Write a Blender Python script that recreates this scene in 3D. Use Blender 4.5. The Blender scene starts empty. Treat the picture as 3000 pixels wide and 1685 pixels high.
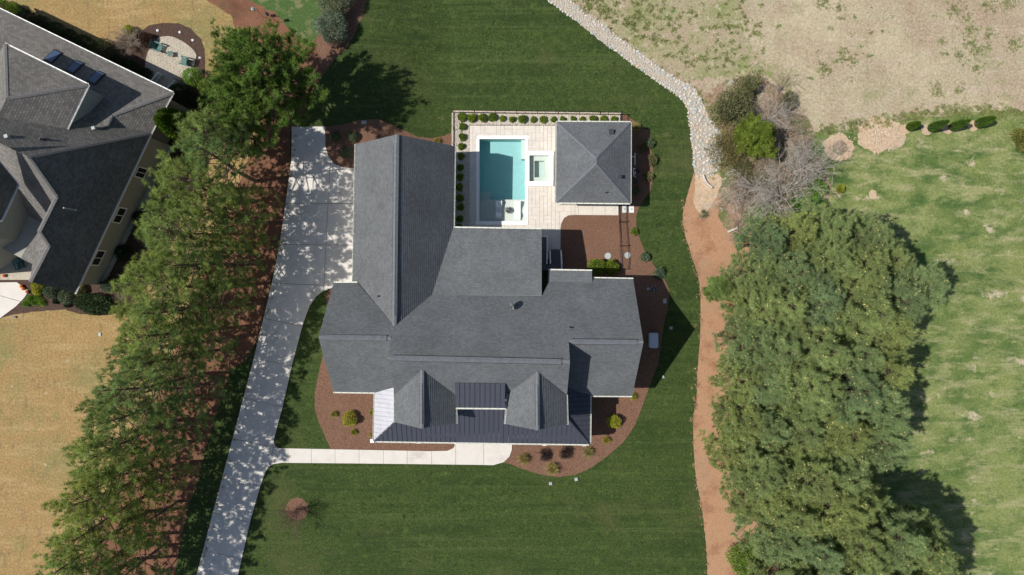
import bpy, bmesh, math, random
import numpy as np
from mathutils import Vector, Matrix, noise
from mathutils.geometry import tessellate_polygon
random.seed(7); RNG = np.random.default_rng(7)
PI = math.pi
sc = bpy.context.scene
COL = sc.collection
# ------------------------------------------------------------------ camera, sky, sun, exposure
H = 66.0            # camera height above the front yard, metres
S = 0.033           # metres per photograph pixel on the ground
cd = bpy.data.cameras.new('camera'); cam = bpy.data.objects.new('camera', cd); COL.objects.link(cam)
cd.lens = 24.0; cd.sensor_width = 36.0; cd.clip_end = 2000; cam.location = (0, 0, H)
sc.camera = cam
ALT = math.radians(54); AZ = math.radians(4.5)
w = bpy.data.worlds.new('World'); sc.world = w; w.use_nodes = True
nt = w.node_tree; bg = nt.nodes['Background']
sky = nt.nodes.new('ShaderNodeTexSky'); sky.sky_type = 'NISHITA'; sky.sun_disc = False
sky.sun_elevation = ALT; sky.sun_rotation = math.radians(265.5)
nt.links.new(sky.outputs[0], bg.inputs[0]); bg.inputs[1].default_value = 0.085
sd = bpy.data.lights.new('sun', 'SUN'); sun = bpy.data.objects.new('sun', sd); COL.objects.link(sun)
sd.energy = 4.8; sd.angle = math.radians(0.5); sd.color = (1.0, 0.955, 0.89)
sun.rotation_euler = Vector((math.cos(ALT)*math.cos(AZ), math.cos(ALT)*math.sin(AZ), -math.sin(ALT))).to_track_quat('-Z', 'Y').to_euler()
sc.view_settings.view_transform = 'Standard'; sc.view_settings.look = 'None'
sc.view_settings.exposure = 0.12; sc.view_settings.gamma = 1.0
# ------------------------------------------------------------------ geometry helpers
DROP = 1.6
def sst(a, b, x):
    t = min(1, max(0, (x-a)/(b-a))); return t*t*(3-2*t)
def T(px, py):       # the ground: the pool terrace lies lower than the front yard
    return -DROP*sst(890, 750, py)*sst(1045, 1330, px)
def P(px, py, z=0.0):
    f = (H-z)/H*S
    return Vector(((px-1500)*f, -(py-842.5)*f, z))
def G(px, py, dz=0.0):
    return P(px, py, T(px, py)+dz)
def F(l): return [(x*1.16460, y*1.16460) for x, y in l]
def link(o, parent=None):
    COL.objects.link(o)
    if parent is not None:
        o.parent = parent
        o.matrix_parent_inverse = Matrix.Translation(-parent.location)
    return o
def tag(o, label=None, cat=None, group=None, kind=None):
    if label: o['label'] = label
    if cat: o['category'] = cat
    if group: o['group'] = group
    if kind: o['kind'] = kind
    return o
def thing(name, label, cat, loc, group=None):
    o = bpy.data.objects.new(name, None); o.empty_display_size = 0.3; o.location = loc
    COL.objects.link(o); return tag(o, label, cat, group)
def mesh_obj(name, verts, faces, mats, parent=None, fm=None, smooth=False, uvs=None):
    me = bpy.data.meshes.new(name); me.from_pydata([tuple(v) for v in verts], [], faces)
    if not isinstance(mats, (list, tuple)): mats = [mats]
    for m in mats: me.materials.append(m)
    if fm: me.polygons.foreach_set('material_index', fm)
    if smooth: me.polygons.foreach_set('use_smooth', [True]*len(me.polygons))
    if uvs is not None:
        uv = me.uv_layers.new(name='UVMap')
        for lp in me.loops: uv.data[lp.index].uv = uvs[lp.vertex_index]
    me.update()
    return link(bpy.data.objects.new(name, me), parent)
def np_mesh(name, V, T3, mat, mi=None, smooth=False):
    me = bpy.data.meshes.new(name)
    V = np.asarray(V, dtype=np.float32); T3 = np.asarray(T3, dtype=np.int32)
    me.vertices.add(len(V)); me.vertices.foreach_set('co', V.ravel())
    me.loops.add(T3.size); me.loops.foreach_set('vertex_index', T3.ravel())
    me.polygons.add(len(T3)); me.polygons.foreach_set('loop_start', np.arange(0, T3.size, 3, dtype=np.int32))
    me.polygons.foreach_set('loop_total', np.full(len(T3), 3, dtype=np.int32))
    for m in (mat if isinstance(mat, (list, tuple)) else [mat]): me.materials.append(m)
    if mi is not None: me.polygons.foreach_set('material_index', np.asarray(mi, dtype=np.int32))
    if smooth: me.polygons.foreach_set('use_smooth', np.ones(len(T3), dtype=bool))
    me.update(calc_edges=True); return me
class MB:
    """collects boxes, prisms and tubes into one mesh"""
    def __init__(s): s.v = []; s.f = []; s.m = []
    def add(s, v, f, m=0):
        b = len(s.v); s.v += [Vector(q) for q in v]; s.f += [tuple(i+b for i in q) for q in f]; s.m += [m]*len(f); return s
    def box(s, c, d, rz=0.0, m=0, R=None):
        c = Vector(c); hx, hy, hz = d[0]/2, d[1]/2, d[2]/2
        R = R or Matrix.Rotation(rz, 3, 'Z')
        v = [c + R @ Vector((x*hx, y*hy, z*hz)) for z in (-1, 1) for x, y in ((-1,-1),(1,-1),(1,1),(-1,1))]
        return s.add(v, [(3,2,1,0),(4,5,6,7),(0,1,5,4),(1,2,6,5),(2,3,7,6),(3,0,4,7)], m)
    def bar(s, a, b, w_, h_, m=0, up=(0,0,1)):
        a, b = Vector(a), Vector(b); d = (b-a)
        if d.length < 1e-6: return s
        L = d.length; d.normalize(); u = Vector(up)
        if abs(d.dot(u)) > .99: u = Vector((0,1,0))
        sx = d.cross(u).normalized(); uz = sx.cross(d)
        R = Matrix((d, -sx, uz)).transposed()
        return s.box((a+b)/2, (L, w_, h_), R=R, m=m)
    def tube(s, a, b, r0, r1, n=8, m=0, cap=True):
        a, b = Vector(a), Vector(b); d = (b-a).normalized()
        u = d.orthogonal().normalized(); q = d.cross(u)
        v = []
        for c, r in ((a, r0), (b, r1)):
            for i in range(n):
                t = 2*PI*i/n; v.append(c + (u*math.cos(t)+q*math.sin(t))*r)
        f = [(i, (i+1) % n, n+(i+1) % n, n+i) for i in range(n)]
        if cap: f += [tuple(range(n-1, -1, -1)), tuple(range(n, 2*n))]
        return s.add(v, f, m)
    def prism(s, top, dz, m=0, ms=None):
        n = len(top); top = [Vector(p) for p in top]
        bot = [p - Vector((0, 0, dz)) if not callable(dz) else dz(p) for p in top]
        tris = tessellate_polygon([top]); tris = [up_tri(top, t) for t in tris]
        s.add(top+bot, tris, m)
        k = len(s.v)-2*n
        ccw = area2(top) > 0
        for i in range(n):
            j = (i+1) % n
            q = (k+i, k+n+i, k+n+j, k+j) if ccw else (k+j, k+n+j, k+n+i, k+i)
            s.f.append(q); s.m.append(m if ms is None else ms)
        for t in tris: s.f.append((k+n+t[2], k+n+t[1], k+n+t[0])); s.m.append(m if ms is None else ms)
        return s
    def build(s, name, mats, parent=None, smooth=False):
        return mesh_obj(name, s.v, s.f, mats, parent, s.m, smooth)
def area2(p):
    return sum(p[i][0]*p[(i+1) % len(p)][1]-p[(i+1) % len(p)][0]*p[i][1] for i in range(len(p)))
def up_tri(p, t):
    a, b, c = (p[i] for i in t)
    return t if (b[0]-a[0])*(c[1]-a[1])-(b[1]-a[1])*(c[0]-a[0]) > 0 else (t[0], t[2], t[1])
def clip(poly, nx, ny, c):      # keep nx*x+ny*y >= c
    out = []
    for i in range(len(poly)):
        a, b = poly[i], poly[(i+1) % len(poly)]
        da = nx*a[0]+ny*a[1]-c; db = nx*b[0]+ny*b[1]-c
        if da >= 0: out.append(a)
        if (da >= 0) != (db >= 0):
            t = da/(da-db); out.append((a[0]+(b[0]-a[0])*t, a[1]+(b[1]-a[1])*t))
    return out
def clip_rect(poly, x0, y0, x1, y1):
    for a in ((1,0,x0),(-1,0,-x1),(0,1,y0),(0,-1,-y1)):
        if len(poly) < 3: return []
        poly = clip(poly, *a)
    return poly
def clip_line(poly, a, b, side, gap=0.0):   # keep the side of line a-b where side*cross > gap
    dx, dy = b[0]-a[0], b[1]-a[1]; L = math.hypot(dx, dy); nx, ny = -dy/L*side, dx/L*side
    return clip(poly, nx, ny, nx*a[0]+ny*a[1]+gap)
def smooth_poly(pts, n=6, closed=True):
    out = []; N = len(pts)
    for i in range(N if closed else N-1):
        p0, p1, p2, p3 = (pts[(i-1) % N] if closed or i else pts[0]), pts[i], pts[(i+1) % N], (pts[(i+2) % N] if closed or i+2 < N else pts[-1])
        for k in range(n):
            t = k/n
            out.append(tuple(.5*(2*p1[j]+(p2[j]-p0[j])*t+(2*p0[j]-5*p1[j]+4*p2[j]-p3[j])*t*t+(3*p1[j]-p0[j]-3*p2[j]+p3[j])*t**3) for j in (0, 1)))
    return out
def dens(pts, step=6, jit=0.0):
    out = []; N = len(pts)
    for i in range(N):
        a, b = pts[i], pts[(i+1) % N]; L = math.hypot(b[0]-a[0], b[1]-a[1]); k = max(1, int(L/step))
        for q in range(k):
            t = q/k; x, y = a[0]+(b[0]-a[0])*t, a[1]+(b[1]-a[1])*t
            if jit:
                v = noise.noise_vector(Vector((x*.11, y*.11, 3))); u = noise.noise_vector(Vector((x*.5, y*.5, 9)))
                x += jit*(v.x*1.2+u.x*.7); y += jit*(v.y*1.2+u.y*.7)
            out.append((x, y))
    return out
def inpoly(x, y, poly):
    c = False; n = len(poly); j = n-1
    for i in range(n):
        xi, yi = poly[i]; xj, yj = poly[j]
        if (yi > y) != (yj > y) and x < (xj-xi)*(y-yi)/(yj-yi)+xi: c = not c
        j = i
    return c
POOLHOLE = (1400, 401, 1543, 653); SPAHOLE = (1548, 452, 1611, 533)
YC = [750+10*i for i in range(15)]; XC = [1045+13*i for i in range(23)]
def sheet(name, poly, layer, mat, parent=None, jit=0.0, step=8, holes=True, kind='structure'):
    if jit: poly = dens(poly, step, jit)
    bm = bmesh.new()
    vs = [bm.verts.new((p[0], -p[1], 0)) for p in poly]
    for t in tessellate_polygon([[v.co for v in vs]]):
        try: bm.faces.new([vs[i] for i in up_tri([v.co for v in vs], t)])
        except ValueError: pass
    x0, x1 = min(p[0] for p in poly), max(p[0] for p in poly); y0, y1 = min(p[1] for p in poly), max(p[1] for p in poly)
    def cut(co, no): bmesh.ops.bisect_plane(bm, geom=bm.verts[:]+bm.edges[:]+bm.faces[:], plane_co=co, plane_no=no, dist=1e-5)
    if x1 > 1040 and y0 < 895:
        for y in YC:
            if y0 < y < y1: cut((0, -y, 0), (0, 1, 0))
        for x in XC:
            if x0 < x < x1: cut((x, 0, 0), (1, 0, 0))
    if holes:
        for h in (POOLHOLE, SPAHOLE):
            if x0 < h[2] and x1 > h[0] and y0 < h[3] and y1 > h[1]:
                for x in (h[0], h[2]): cut((x, 0, 0), (1, 0, 0))
                for y in (h[1], h[3]): cut((0, -y, 0), (0, 1, 0))
                dead = [f for f in bm.faces if h[0] < f.calc_center_median().x < h[2] and h[1] < -f.calc_center_median().y < h[3]]
                bmesh.ops.delete(bm, geom=dead, context='FACES')
    for v in bm.verts: v.co = G(v.co.x, -v.co.y, layer*0.007)
    me = bpy.data.meshes.new(name); bm.to_mesh(me); bm.free(); me.materials.append(mat)
    o = link(bpy.data.objects.new(name, me), parent)
    if kind and parent is None: o['kind'] = kind
    return o
def slab(name, poly, z, th, mat, parent, m2=None):
    mb = MB(); mb.prism([G(x, y, z) for x, y in poly], th, 0, None if m2 is None else 1)
    return mb.build(name, [mat] if m2 is None else [mat, m2], parent)
# ------------------------------------------------------------------ materials
MATS = {}
def base_mat(name):
    m = bpy.data.materials.new(name); m.use_nodes = True; MATS[name] = m
    return m, m.node_tree, m.node_tree.nodes['Principled BSDF']
def rgb(c): return (c[0], c[1], c[2], 1)
def N(nt, t, **k):
    n = nt.nodes.new(t)
    for a, b in k.items(): setattr(n, a, b)
    return n
def coords(nt, stretch=(1,1,1), rot=0.0, space='Object'):
    tc = N(nt, 'ShaderNodeTexCoord'); mp = N(nt, 'ShaderNodeMapping'); mp.inputs['Scale'].default_value = stretch
    mp.inputs['Rotation'].default_value = (0, 0, rot); nt.links.new(tc.outputs[space], mp.inputs[0]); return mp.outputs[0]
def noi(nt, co, scale, detail=4, rough=.6, dist=0):
    n = N(nt, 'ShaderNodeTexNoise'); n.inputs['Scale'].default_value = scale; n.inputs['Detail'].default_value = detail
    n.inputs['Roughness'].default_value = rough; n.inputs['Distortion'].default_value = dist; nt.links.new(co, n.inputs['Vector']); return n.outputs['Fac']
def ramp(nt, fac, stops):
    r = N(nt, 'ShaderNodeValToRGB'); e = r.color_ramp.elements
    while len(e) < len(stops): e.new(.5)
    for i, (p, c) in enumerate(stops): e[i].position = p; e[i].color = rgb(c) if not isinstance(c, (int, float)) else (c, c, c, 1)
    nt.links.new(fac, r.inputs[0]); return r.outputs[0]
def mix(nt, fac, a, b, mode='MIX'):
    n = N(nt, 'ShaderNodeMix', data_type='RGBA', blend_type=mode)
    for s, v in ((n.inputs[0], fac), (n.inputs[6], a), (n.inputs[7], b)):
        if hasattr(v, 'links'): nt.links.new(v, s)
        else: s.default_value = v if isinstance(v, (int, float)) else rgb(v)
    return n.outputs[2]
def bump(nt, bs, h, strength, dist=.05):
    b = N(nt, 'ShaderNodeBump'); b.inputs['Strength'].default_value = strength; b.inputs['Distance'].default_value = dist
    nt.links.new(h, b.inputs['Height']); nt.links.new(b.outputs[0], bs.inputs['Normal'])
def mg(name, fine, fscale, patches=(), stretch=(1,1,1), rot=0, rough=.9, bmp=.5, bd=.06, detail=5, spec=.25):
    """fine: two or three colours by fine noise; patches: (colour, scale, lo, hi, stretch) blended by coarse noise"""
    m, nt, bs = base_mat(name)
    co = coords(nt, stretch, rot); f = noi(nt, co, fscale, detail, .75)
    k = len(fine); c = ramp(nt, f, [(.28+.44*i/(k-1), fine[i]) for i in range(k)])
    for p in patches:
        col, s_, lo, hi = p[:4]; st = p[4] if len(p) > 4 else (1,1,1); dt = p[5] if len(p) > 5 else 5
        c2 = coords(nt, st); q = ramp(nt, noi(nt, c2, s_, dt, .65), [(lo, 0.0), (hi, 1.0)])
        dk = mix(nt, 1.0, ramp(nt, f, [(.3, .62), (.7, 1.25)]), col, 'MULTIPLY')
        c = mix(nt, q, c, dk)
    nt.links.new(c, bs.inputs['Base Color']); bs.inputs['Roughness'].default_value = rough
    bs.inputs['Specular IOR Level'].default_value = spec
    if bmp: bump(nt, bs, f, bmp, bd)
    return m
def plain(name, c, rough=.6, var=.12, metal=0.0, spec=.4, scale=3.0, bmp=0.0):
    m, nt, bs = base_mat(name); co = coords(nt)
    f = noi(nt, co, scale, 5, .7); a = tuple(x*(1-var) for x in c); b = tuple(min(1, x*(1+var)) for x in c)
    nt.links.new(ramp(nt, f, [(.3, a), (.7, b)]), bs.inputs['Base Color'])
    bs.inputs['Roughness'].default_value = rough; bs.inputs['Metallic'].default_value = metal; bs.inputs['Specular IOR Level'].default_value = spec
    if bmp: bump(nt, bs, f, bmp, .02)
    return m
def shingle(name, c1, c2, dark, tint=None, row=.20, wid=.26):
    m, nt, bs = base_mat(name)
    tc = N(nt, 'ShaderNodeTexCoord'); uv = tc.outputs['UV']
    b = N(nt, 'ShaderNodeTexBrick'); b.offset = .5; b.inputs['Scale'].default_value = 1
    b.inputs['Brick Width'].default_value = wid; b.inputs['Row Height'].default_value = row
    b.inputs['Mortar Size'].default_value = .018; b.inputs['Mortar Smooth'].default_value = .3; b.inputs['Bias'].default_value = 0
    b.inputs['Color1'].default_value = rgb(c1); b.inputs['Color2'].default_value = rgb(c2); b.inputs['Mortar'].default_value = rgb(dark)  # mortar tone marks tab joints and paints the shadow lines between courses
    # jitter so that tabs do not line up
    nz = N(nt, 'ShaderNodeTexNoise'); nz.inputs['Scale'].default_value = .6; nt.links.new(uv, nz.inputs['Vector'])
    nt.links.new(uv, b.inputs['Vector'])
    big = noi(nt, uv, .35, 4, .6); grain = noi(nt, uv, 9, 3, .8)
    sx = N(nt, 'ShaderNodeSeparateXYZ'); nt.links.new(uv, sx.inputs[0])
    c = mix(nt, 1.0, b.outputs['Color'], ramp(nt, big, [(.3, .86), (.7, 1.14)]), 'MULTIPLY')
    c = mix(nt, 1.0, c, ramp(nt, grain, [(.25, .80), (.75, 1.2)]), 'MULTIPLY')
    nt.links.new(c, bs.inputs['Base Color']); bs.inputs['Roughness'].default_value = .85; bs.inputs['Specular IOR Level'].default_value = .3
    bump(nt, bs, grain, .25, .01)
    return m
def leafmat(name, cols, trans=.25, rough=.6, nscale=1.2, var=.35):
    m, nt, bs = base_mat(name)
    ge = N(nt, 'ShaderNodeNewGeometry'); oi = N(nt, 'ShaderNodeObjectInfo')
    k = len(cols); c = ramp(nt, ge.outputs['Random Per Island'], [(i/(k-1), cols[i]) for i in range(k)])
    f = noi(nt, ge.outputs['Position'], nscale, 3, .6)
    c = mix(nt, 1.0, c, ramp(nt, f, [(.3, 1-var), (.7, 1+var)]), 'MULTIPLY')
    c = mix(nt, 1.0, c, ramp(nt, oi.outputs['Random'], [(0, (.80, .93, 1.0)), (.35, (1.14, 1.08, .80)), (.6, (.90, 1.0, .98)), (1, (1.06, 1.06, .85))]), 'MULTIPLY')
    nt.links.new(c, bs.inputs['Base Color']); bs.inputs['Roughness'].default_value = rough; bs.inputs['Specular IOR Level'].default_value = .3
    tr = N(nt, 'ShaderNodeBsdfTranslucent'); nt.links.new(c, tr.inputs[0])
    ms = N(nt, 'ShaderNodeMixShader'); ms.inputs[0].default_value = trans
    out = nt.nodes['Material Output']; nt.links.new(bs.outputs[0], ms.inputs[1]); nt.links.new(tr.outputs[0], ms.inputs[2]); nt.links.new(ms.outputs[0], out.inputs[0])
    return m
GREEN1, GREEN2, GREEN3 = (.013, .027, .005), (.036, .061, .012), (.092, .126, .032)
M_lawn = mg('lawn_grass', [GREEN1, GREEN2, GREEN3], 5.5, [((.042, .068, .013), .22, .45, .75), ((.024, .046, .010), .16, .48, .70, (.6, 2.2, 1)), ((.060, .088, .022), .9, .54, .66, (.04, 2.0, 1)), ((.027, .049, .010), .9, .54, .68, (.04, 1.6, 1)), ((.070, .105, .022), 1.3, .54, .70, (1, 1, 1), 8), ((.020, .038, .008), 1.7, .56, .70, (1, 1, 1), 8), ((.075, .085, .028), .12, .55, .72, (1, 1, 1), 6), ((.13, .12, .05), .5, .66, .74, (1, 1, 1), 8)], bmp=.9, bd=.10)
M_lawnb = mg('bright_lawn_grass', [(.03, .06, .014), (.06, .11, .028), (.10, .15, .05)], 5.5, [((.20, .19, .09), .8, .52, .62), ((.04, .09, .02), .2, .5, .7)], bmp=.9, bd=.1)
M_tan = mg('dormant_grass', [(.17, .110, .040), (.30, .195, .080), (.42, .29, .130)], 5.0, [((.22, .195, .075), .14, .46, .66), ((.38, .27, .125), .5, .5, .7, (.4, 2.0, 1)), ((.15, .17, .055), .35, .58, .74, (1, 1, 1), 8), ((.22, .15, .07), .8, .54, .7, (2, .6, 1), 8), ((.42, .33, .2), 1.5, .62, .7, (1, 1, 1), 8)], bmp=.8, bd=.08)
M_field = mg('mixed_field_grass', [(.09, .125, .032), (.17, .205, .062), (.27, .28, .11)], 4.5, [((.085, .135, .035), .13, .42, .62), ((.22, .25, .09), .35, .45, .65), ((.06, .115, .028), .5, .50, .66, (.7, 1.3, 1), 8), ((.31, .30, .15), .8, .50, .68, (.4, 1.4, 1), 8), ((.46, .39, .27), .55, .60, .68, (.8, 1.1, 1), 10)], bmp=.8, bd=.1)
M_meadow = mg('dormant_meadow', [(.20, .165, .105), (.35, .30, .20), (.49, .425, .305)], 4.5, [((.33, .24, .17), .2, .45, .7), ((.42, .36, .24), .12, .5, .65), ((.26, .25, .13), .45, .55, .70), ((.46, .36, .29), .6, .55, .75, (.5, 2, 1)), ((.14, .17, .06), .7, .635, .67, (1, 1.2, 1), 9)], bmp=.7, bd=.08)
M_meadowg = mg('greening_meadow', [(.17, .145, .08), (.29, .26, .15), (.42, .37, .25)], 4.5, [((.19, .22, .075), .3, .46, .66), ((.35, .28, .19), .5, .48, .62), ((.12, .17, .05), 1.3, .58, .64, (1, 1, 1), 8), ((.43, .36, .26), 1.2, .56, .64, (1, 1, 1), 8)], bmp=.7, bd=.08)
M_mulch = mg('hardwood_mulch', [(.055, .028, .017), (.17, .090, .058), (.31, .19, .13)], 9, [((.21, .12, .08), .5, .5, .75)], stretch=(1, 1.4, 1), bmp=1.0, bd=.08, detail=6)
M_mulchd = mg('dark_mulch', [(.03, .018, .013), (.075, .045, .033), (.14, .09, .07)], 9, bmp=1.0, bd=.08, detail=6)
M_straw = mg('pine_straw', [(.23, .125, .066), (.37, .212, .122), (.46, .29, .18)], 8, [((.33, .22, .14), .35, .5, .75), ((.26, .125, .07), .5, .52, .72)], stretch=(1.6, 1, 1), bmp=.8, bd=.06, detail=6)
M_strawd = mg('shade_toned_pine_straw', [(.075, .033, .018), (.19, .088, .05), (.30, .16, .10)], 8, [((.13, .06, .036), .5, .42, .68), ((.10, .085, .04), .6, .55, .72)], stretch=(1.6, 1, 1), bmp=.8, bd=.06, detail=6)  # red-brown straw, darkened further to paint the pines' shade into it
M_litter = mg('leaf_litter', [(.12, .08, .05), (.30, .205, .145), (.46, .35, .27)], 6, [((.13, .15, .05), .45, .46, .60), ((.34, .19, .12), .35, .55, .7), ((.42, .36, .30), 1.1, .56, .68)], bmp=.9, bd=.12, detail=7)
M_dirt = mg('bare_dirt', [(.33, .22, .13), (.45, .33, .22), (.55, .44, .33)], 4, [((.30, .27, .22), .35, .5, .7)], bmp=.4)
M_conc = mg('driveway_concrete', [(.53, .50, .455), (.60, .565, .515), (.64, .605, .56)], 1.3, [((.45, .425, .39), .25, .55, .8), ((.40, .37, .33), .5, .62, .8, (1, .35, 1)), ((.36, .33, .29), 2.2, .68, .76)], bmp=.1, rough=.8)
M_walk = mg('walk_concrete', [(.53, .50, .455), (.585, .55, .50), (.62, .585, .535)], 1.1, [((.50, .46, .41), .35, .55, .8)], bmp=.08, rough=.8)
M_joint = plain('joint_filler', (.07, .06, .05), .9)
M_stamp = mg('stamped_concrete', [(.52, .47, .41), (.59, .54, .475), (.63, .585, .525)], 1.6, [((.50, .46, .42), .7, .58, .78)], bmp=.25, rough=.75)
M_groove = plain('groove', (.45, .405, .355), .9)
M_gravel = mg('pale_gravel', [(.20, .17, .13), (.50, .44, .36), (.72, .66, .57)], 7, bmp=1.0, bd=.08, detail=4)
M_edgest = mg('edging_stone', [(.40, .33, .23), (.56, .48, .37), (.68, .62, .52)], 4, bmp=.6)
M_coping = plain('white_coping', (.78, .77, .75), .55, .05)
M_plaster = plain('pool_plaster', (.58, .595, .54), .6, .05)
M_plastd = plain('pool_plaster_blue', (.36, .56, .55), .6, .06)
M_sh = shingle('grey_shingles', (.099, .105, .111), (.131, .139, .145), (.080, .085, .090))
M_shn = shingle('weathered_shingles', (.118, .110, .102), (.185, .174, .158), (.08, .075, .07), row=.2, wid=.30)
M_ridge = plain('ridge_cap', (.125, .135, .148), .8, .2, scale=4)
M_ridgen = plain('weathered_ridge_cap', (.15, .145, .14), .8, .2, scale=4)
M_white = plain('white_trim', (.74, .74, .72), .5, .04)
M_cream = plain('cream_trim', (.62, .63, .57), .5, .04)
M_siding = plain('white_siding', (.66, .66, .64), .6, .05)
M_nwall = mg('green_grey_siding', [(.25, .255, .225), (.29, .295, .26)], 2, bmp=.1, rough=.7)
M_metal = plain('dark_standing_seam', (.052, .055, .072), .42, .12, .0, .5)
M_metal_sunlit = plain('sunlit_tone_standing_seam', (.50, .50, .54), .30, .1, .35, .6, scale=1.5)  # paler copy of the dark seam metal; paints sunlight on the west slope
M_black = plain('black_metal', (.012, .012, .014), .45, .1)
M_dkgrey = plain('charcoal_vent', (.035, .036, .045), .6)
M_glass = plain('window_glass', (.025, .03, .035), .08, .1, 0, .8)
M_sky = plain('skylight_glass', (.06, .09, .16), .12, .1, 0, .9)
M_comp = plain('grey_composite_deck', (.11, .11, .12), .7, .15)
M_pvc = plain('white_pvc', (.75, .76, .78), .4, .03)
M_unit = plain('generator_housing', (.52, .55, .62), .45, .04)
M_cover = plain('grey_cover', (.36, .40, .39), .7, .1)
M_wcover = plain('pale_cover', (.34, .35, .34), .6, .08)
M_pad = plain('pale_paver', (.68, .67, .65), .8, .06)
M_blue = plain('blue_plastic', (.03, .06, .45), .4)
M_teal = plain('teal_paint', (.035, .12, .11), .5, .15)
M_terr = plain('terracotta', (.42, .13, .05), .7)
M_orange = plain('pumpkin_skin', (.62, .16, .03), .5, .2)
M_bark = plain('pine_bark', (.12, .08, .06), .9, .35, scale=6)
M_barkg = plain('grey_bark', (.47, .43, .38), .9, .25, scale=6)
M_twigt = plain('tan_twigs', (.40, .32, .25), .9, .35, scale=3)
M_twigr = plain('reddish_twigs', (.13, .075, .06), .9, .3, scale=3)
M_cone = plain('pollen_cone', (.60, .47, .20), .8, .2)
M_paver = mg('patio_paver', [(.30, .26, .20), (.41, .365, .29), (.49, .44, .36)], 2.2, bmp=.3)
M_rockf = mg('white_rock', [(.5, .5, .5), (.72, .72, .72)], 6)
def rockmat(name, cols):
    m, nt, bs = base_mat(name); oi = N(nt, 'ShaderNodeObjectInfo'); ge = N(nt, 'ShaderNodeNewGeometry')
    ad = N(nt, 'ShaderNodeMath', operation='ADD'); nt.links.new(oi.outputs['Random'], ad.inputs[0]); nt.links.new(ge.outputs['Random Per Island'], ad.inputs[1])
    fr = N(nt, 'ShaderNodeMath', operation='FRACT'); nt.links.new(ad.outputs[0], fr.inputs[0])
    k = len(cols); c = ramp(nt, fr.outputs[0], [(i/(k-1), cols[i]) for i in range(k)])
    f = noi(nt, ge.outputs['Position'], 6, 4, .7); c = mix(nt, 1.0, c, ramp(nt, f, [(.3, .75), (.7, 1.2)]), 'MULTIPLY')
    nt.links.new(c, bs.inputs['Base Color']); bs.inputs['Roughness'].default_value = .85; bump(nt, bs, f, .5, .03); return m
M_rock = rockmat('creek_rock', [(.36, .37, .36), (.50, .49, .46), (.33, .37, .35), (.56, .52, .47), (.42, .42, .41), (.48, .36, .25), (.45, .45, .43)])
M_rockt = rockmat('creek_gravel', [(.42, .36, .28), (.56, .49, .40), (.50, .42, .30), (.60, .55, .48), (.38, .33, .27)])
L_pine = leafmat('pine_needles', [(.22, .30, .07), (.31, .37, .09), (.22, .31, .14), (.42, .43, .12)], .45, var=.45, nscale=.6)
L_pineg = leafmat('grove_needles', [(.25, .33, .13), (.32, .39, .17), (.26, .34, .18), (.40, .43, .17)], .45, nscale=.4, var=.3)
L_pinel = leafmat('young_pine_needles', [(.12, .19, .03), (.19, .26, .045), (.16, .22, .05)])
L_box = leafmat('boxwood_leaves', [(.09, .15, .015), (.17, .24, .025), (.23, .30, .04)])
L_sage = leafmat('sage_leaves', [(.06, .10, .055), (.12, .16, .09), (.20, .23, .15)])
L_blue = leafmat('juniper_needles', [(.12, .16, .12), (.20, .24, .18), (.27, .31, .25)])
L_yel = leafmat('golden_leaves', [(.22, .24, .02), (.36, .36, .04), (.45, .42, .06)])
L_tan = leafmat('straw_grass', [(.30, .24, .08), (.42, .35, .14), (.36, .32, .10)])
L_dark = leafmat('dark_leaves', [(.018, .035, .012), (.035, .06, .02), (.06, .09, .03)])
L_purp = leafmat('purple_leaves', [(.018, .013, .016), (.035, .025, .03), (.05, .04, .03)])
L_arb = leafmat('arborvitae_leaves', [(.04, .10, .012), (.09, .17, .02), (.13, .21, .03)])
L_lime = leafmat('lime_leaves', [(.10, .22, .02), (.17, .32, .04), (.22, .36, .05)])
L_olive = leafmat('olive_leaves', [(.10, .10, .045), (.17, .165, .07), (.25, .22, .11)])
L_red = leafmat('red_leaves', [(.06, .02, .02), (.10, .04, .035), (.07, .05, .03)])
# ------------------------------------------------------------------ ordinals for labels
ORD = ['first','second','third','fourth','fifth','sixth','seventh','eighth','ninth','tenth','eleventh','twelfth','thirteenth','fourteenth','fifteenth','sixteenth','seventeenth','eighteenth','nineteenth','twentieth']
# ================================================================== THE GROUND
sheet('ground', [(-6000,-6000),(9000,-6000),(9000,7000),(-6000,7000)], 0, M_field)
lawnR = [(1604,-60),(1608,0),(1648,34),(1694,67),(1756,117),(1828,170),(1880,208),(1928,243),(1973,272),(2001,295),(2015,320),(2018,345),(2025,390),(2029,432),(2034,500),(2014,572),(2001,629),(2006,682),(2031,766),(2050,832),(2052,965),(2043,1098),(2040,1180),(2030,1238),(2037,1385),(2052,1467),(2066,1569),(2074,1685),(2085,1900)]
lawnL = [(400,1900),(505,1720),(515,1660),(548,1497),(575,1421),(635,1204),(678,1079),(720,1060),(760,980),(820,700),(850,500),(850,390),(860,372),(890,330),(920,260),(975,180),(1030,110),(1065,30),(1075,-60)]
sheet('tan_lawn', [(-2500,-800),(610,-800),(602,0),(640,21),(678,48),(700,100),(760,200),(830,500),(760,980),(700,1080),(600,1300),(520,1700),(480,3000),(-2500,3000)], 1, M_tan, jit=2.5, step=12)
sheet('side_lawn', [(725,-400),(730,0),(771,21),(806,38),(837,73),(861,100),(882,121),(905,137),(925,128),(935,95),(1000,60),(1030,0),(1050,-400)], 1, M_lawnb, jit=3)
sheet('meadow', [(1669,-900),(1669,0),(1721,38),(1763,69),(1811,107),(1852,138),(1918,187),(1984,231),(2029,252),(2060,285),(2110,380),(2200,400),(2340,420),(2395,385),(2440,385),(2520,375),(2600,360),(2700,345),(2830,330),(2930,325),(3100,320),(4500,300),(4500,-900)], 1, M_meadow, jit=7, step=8)
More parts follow.
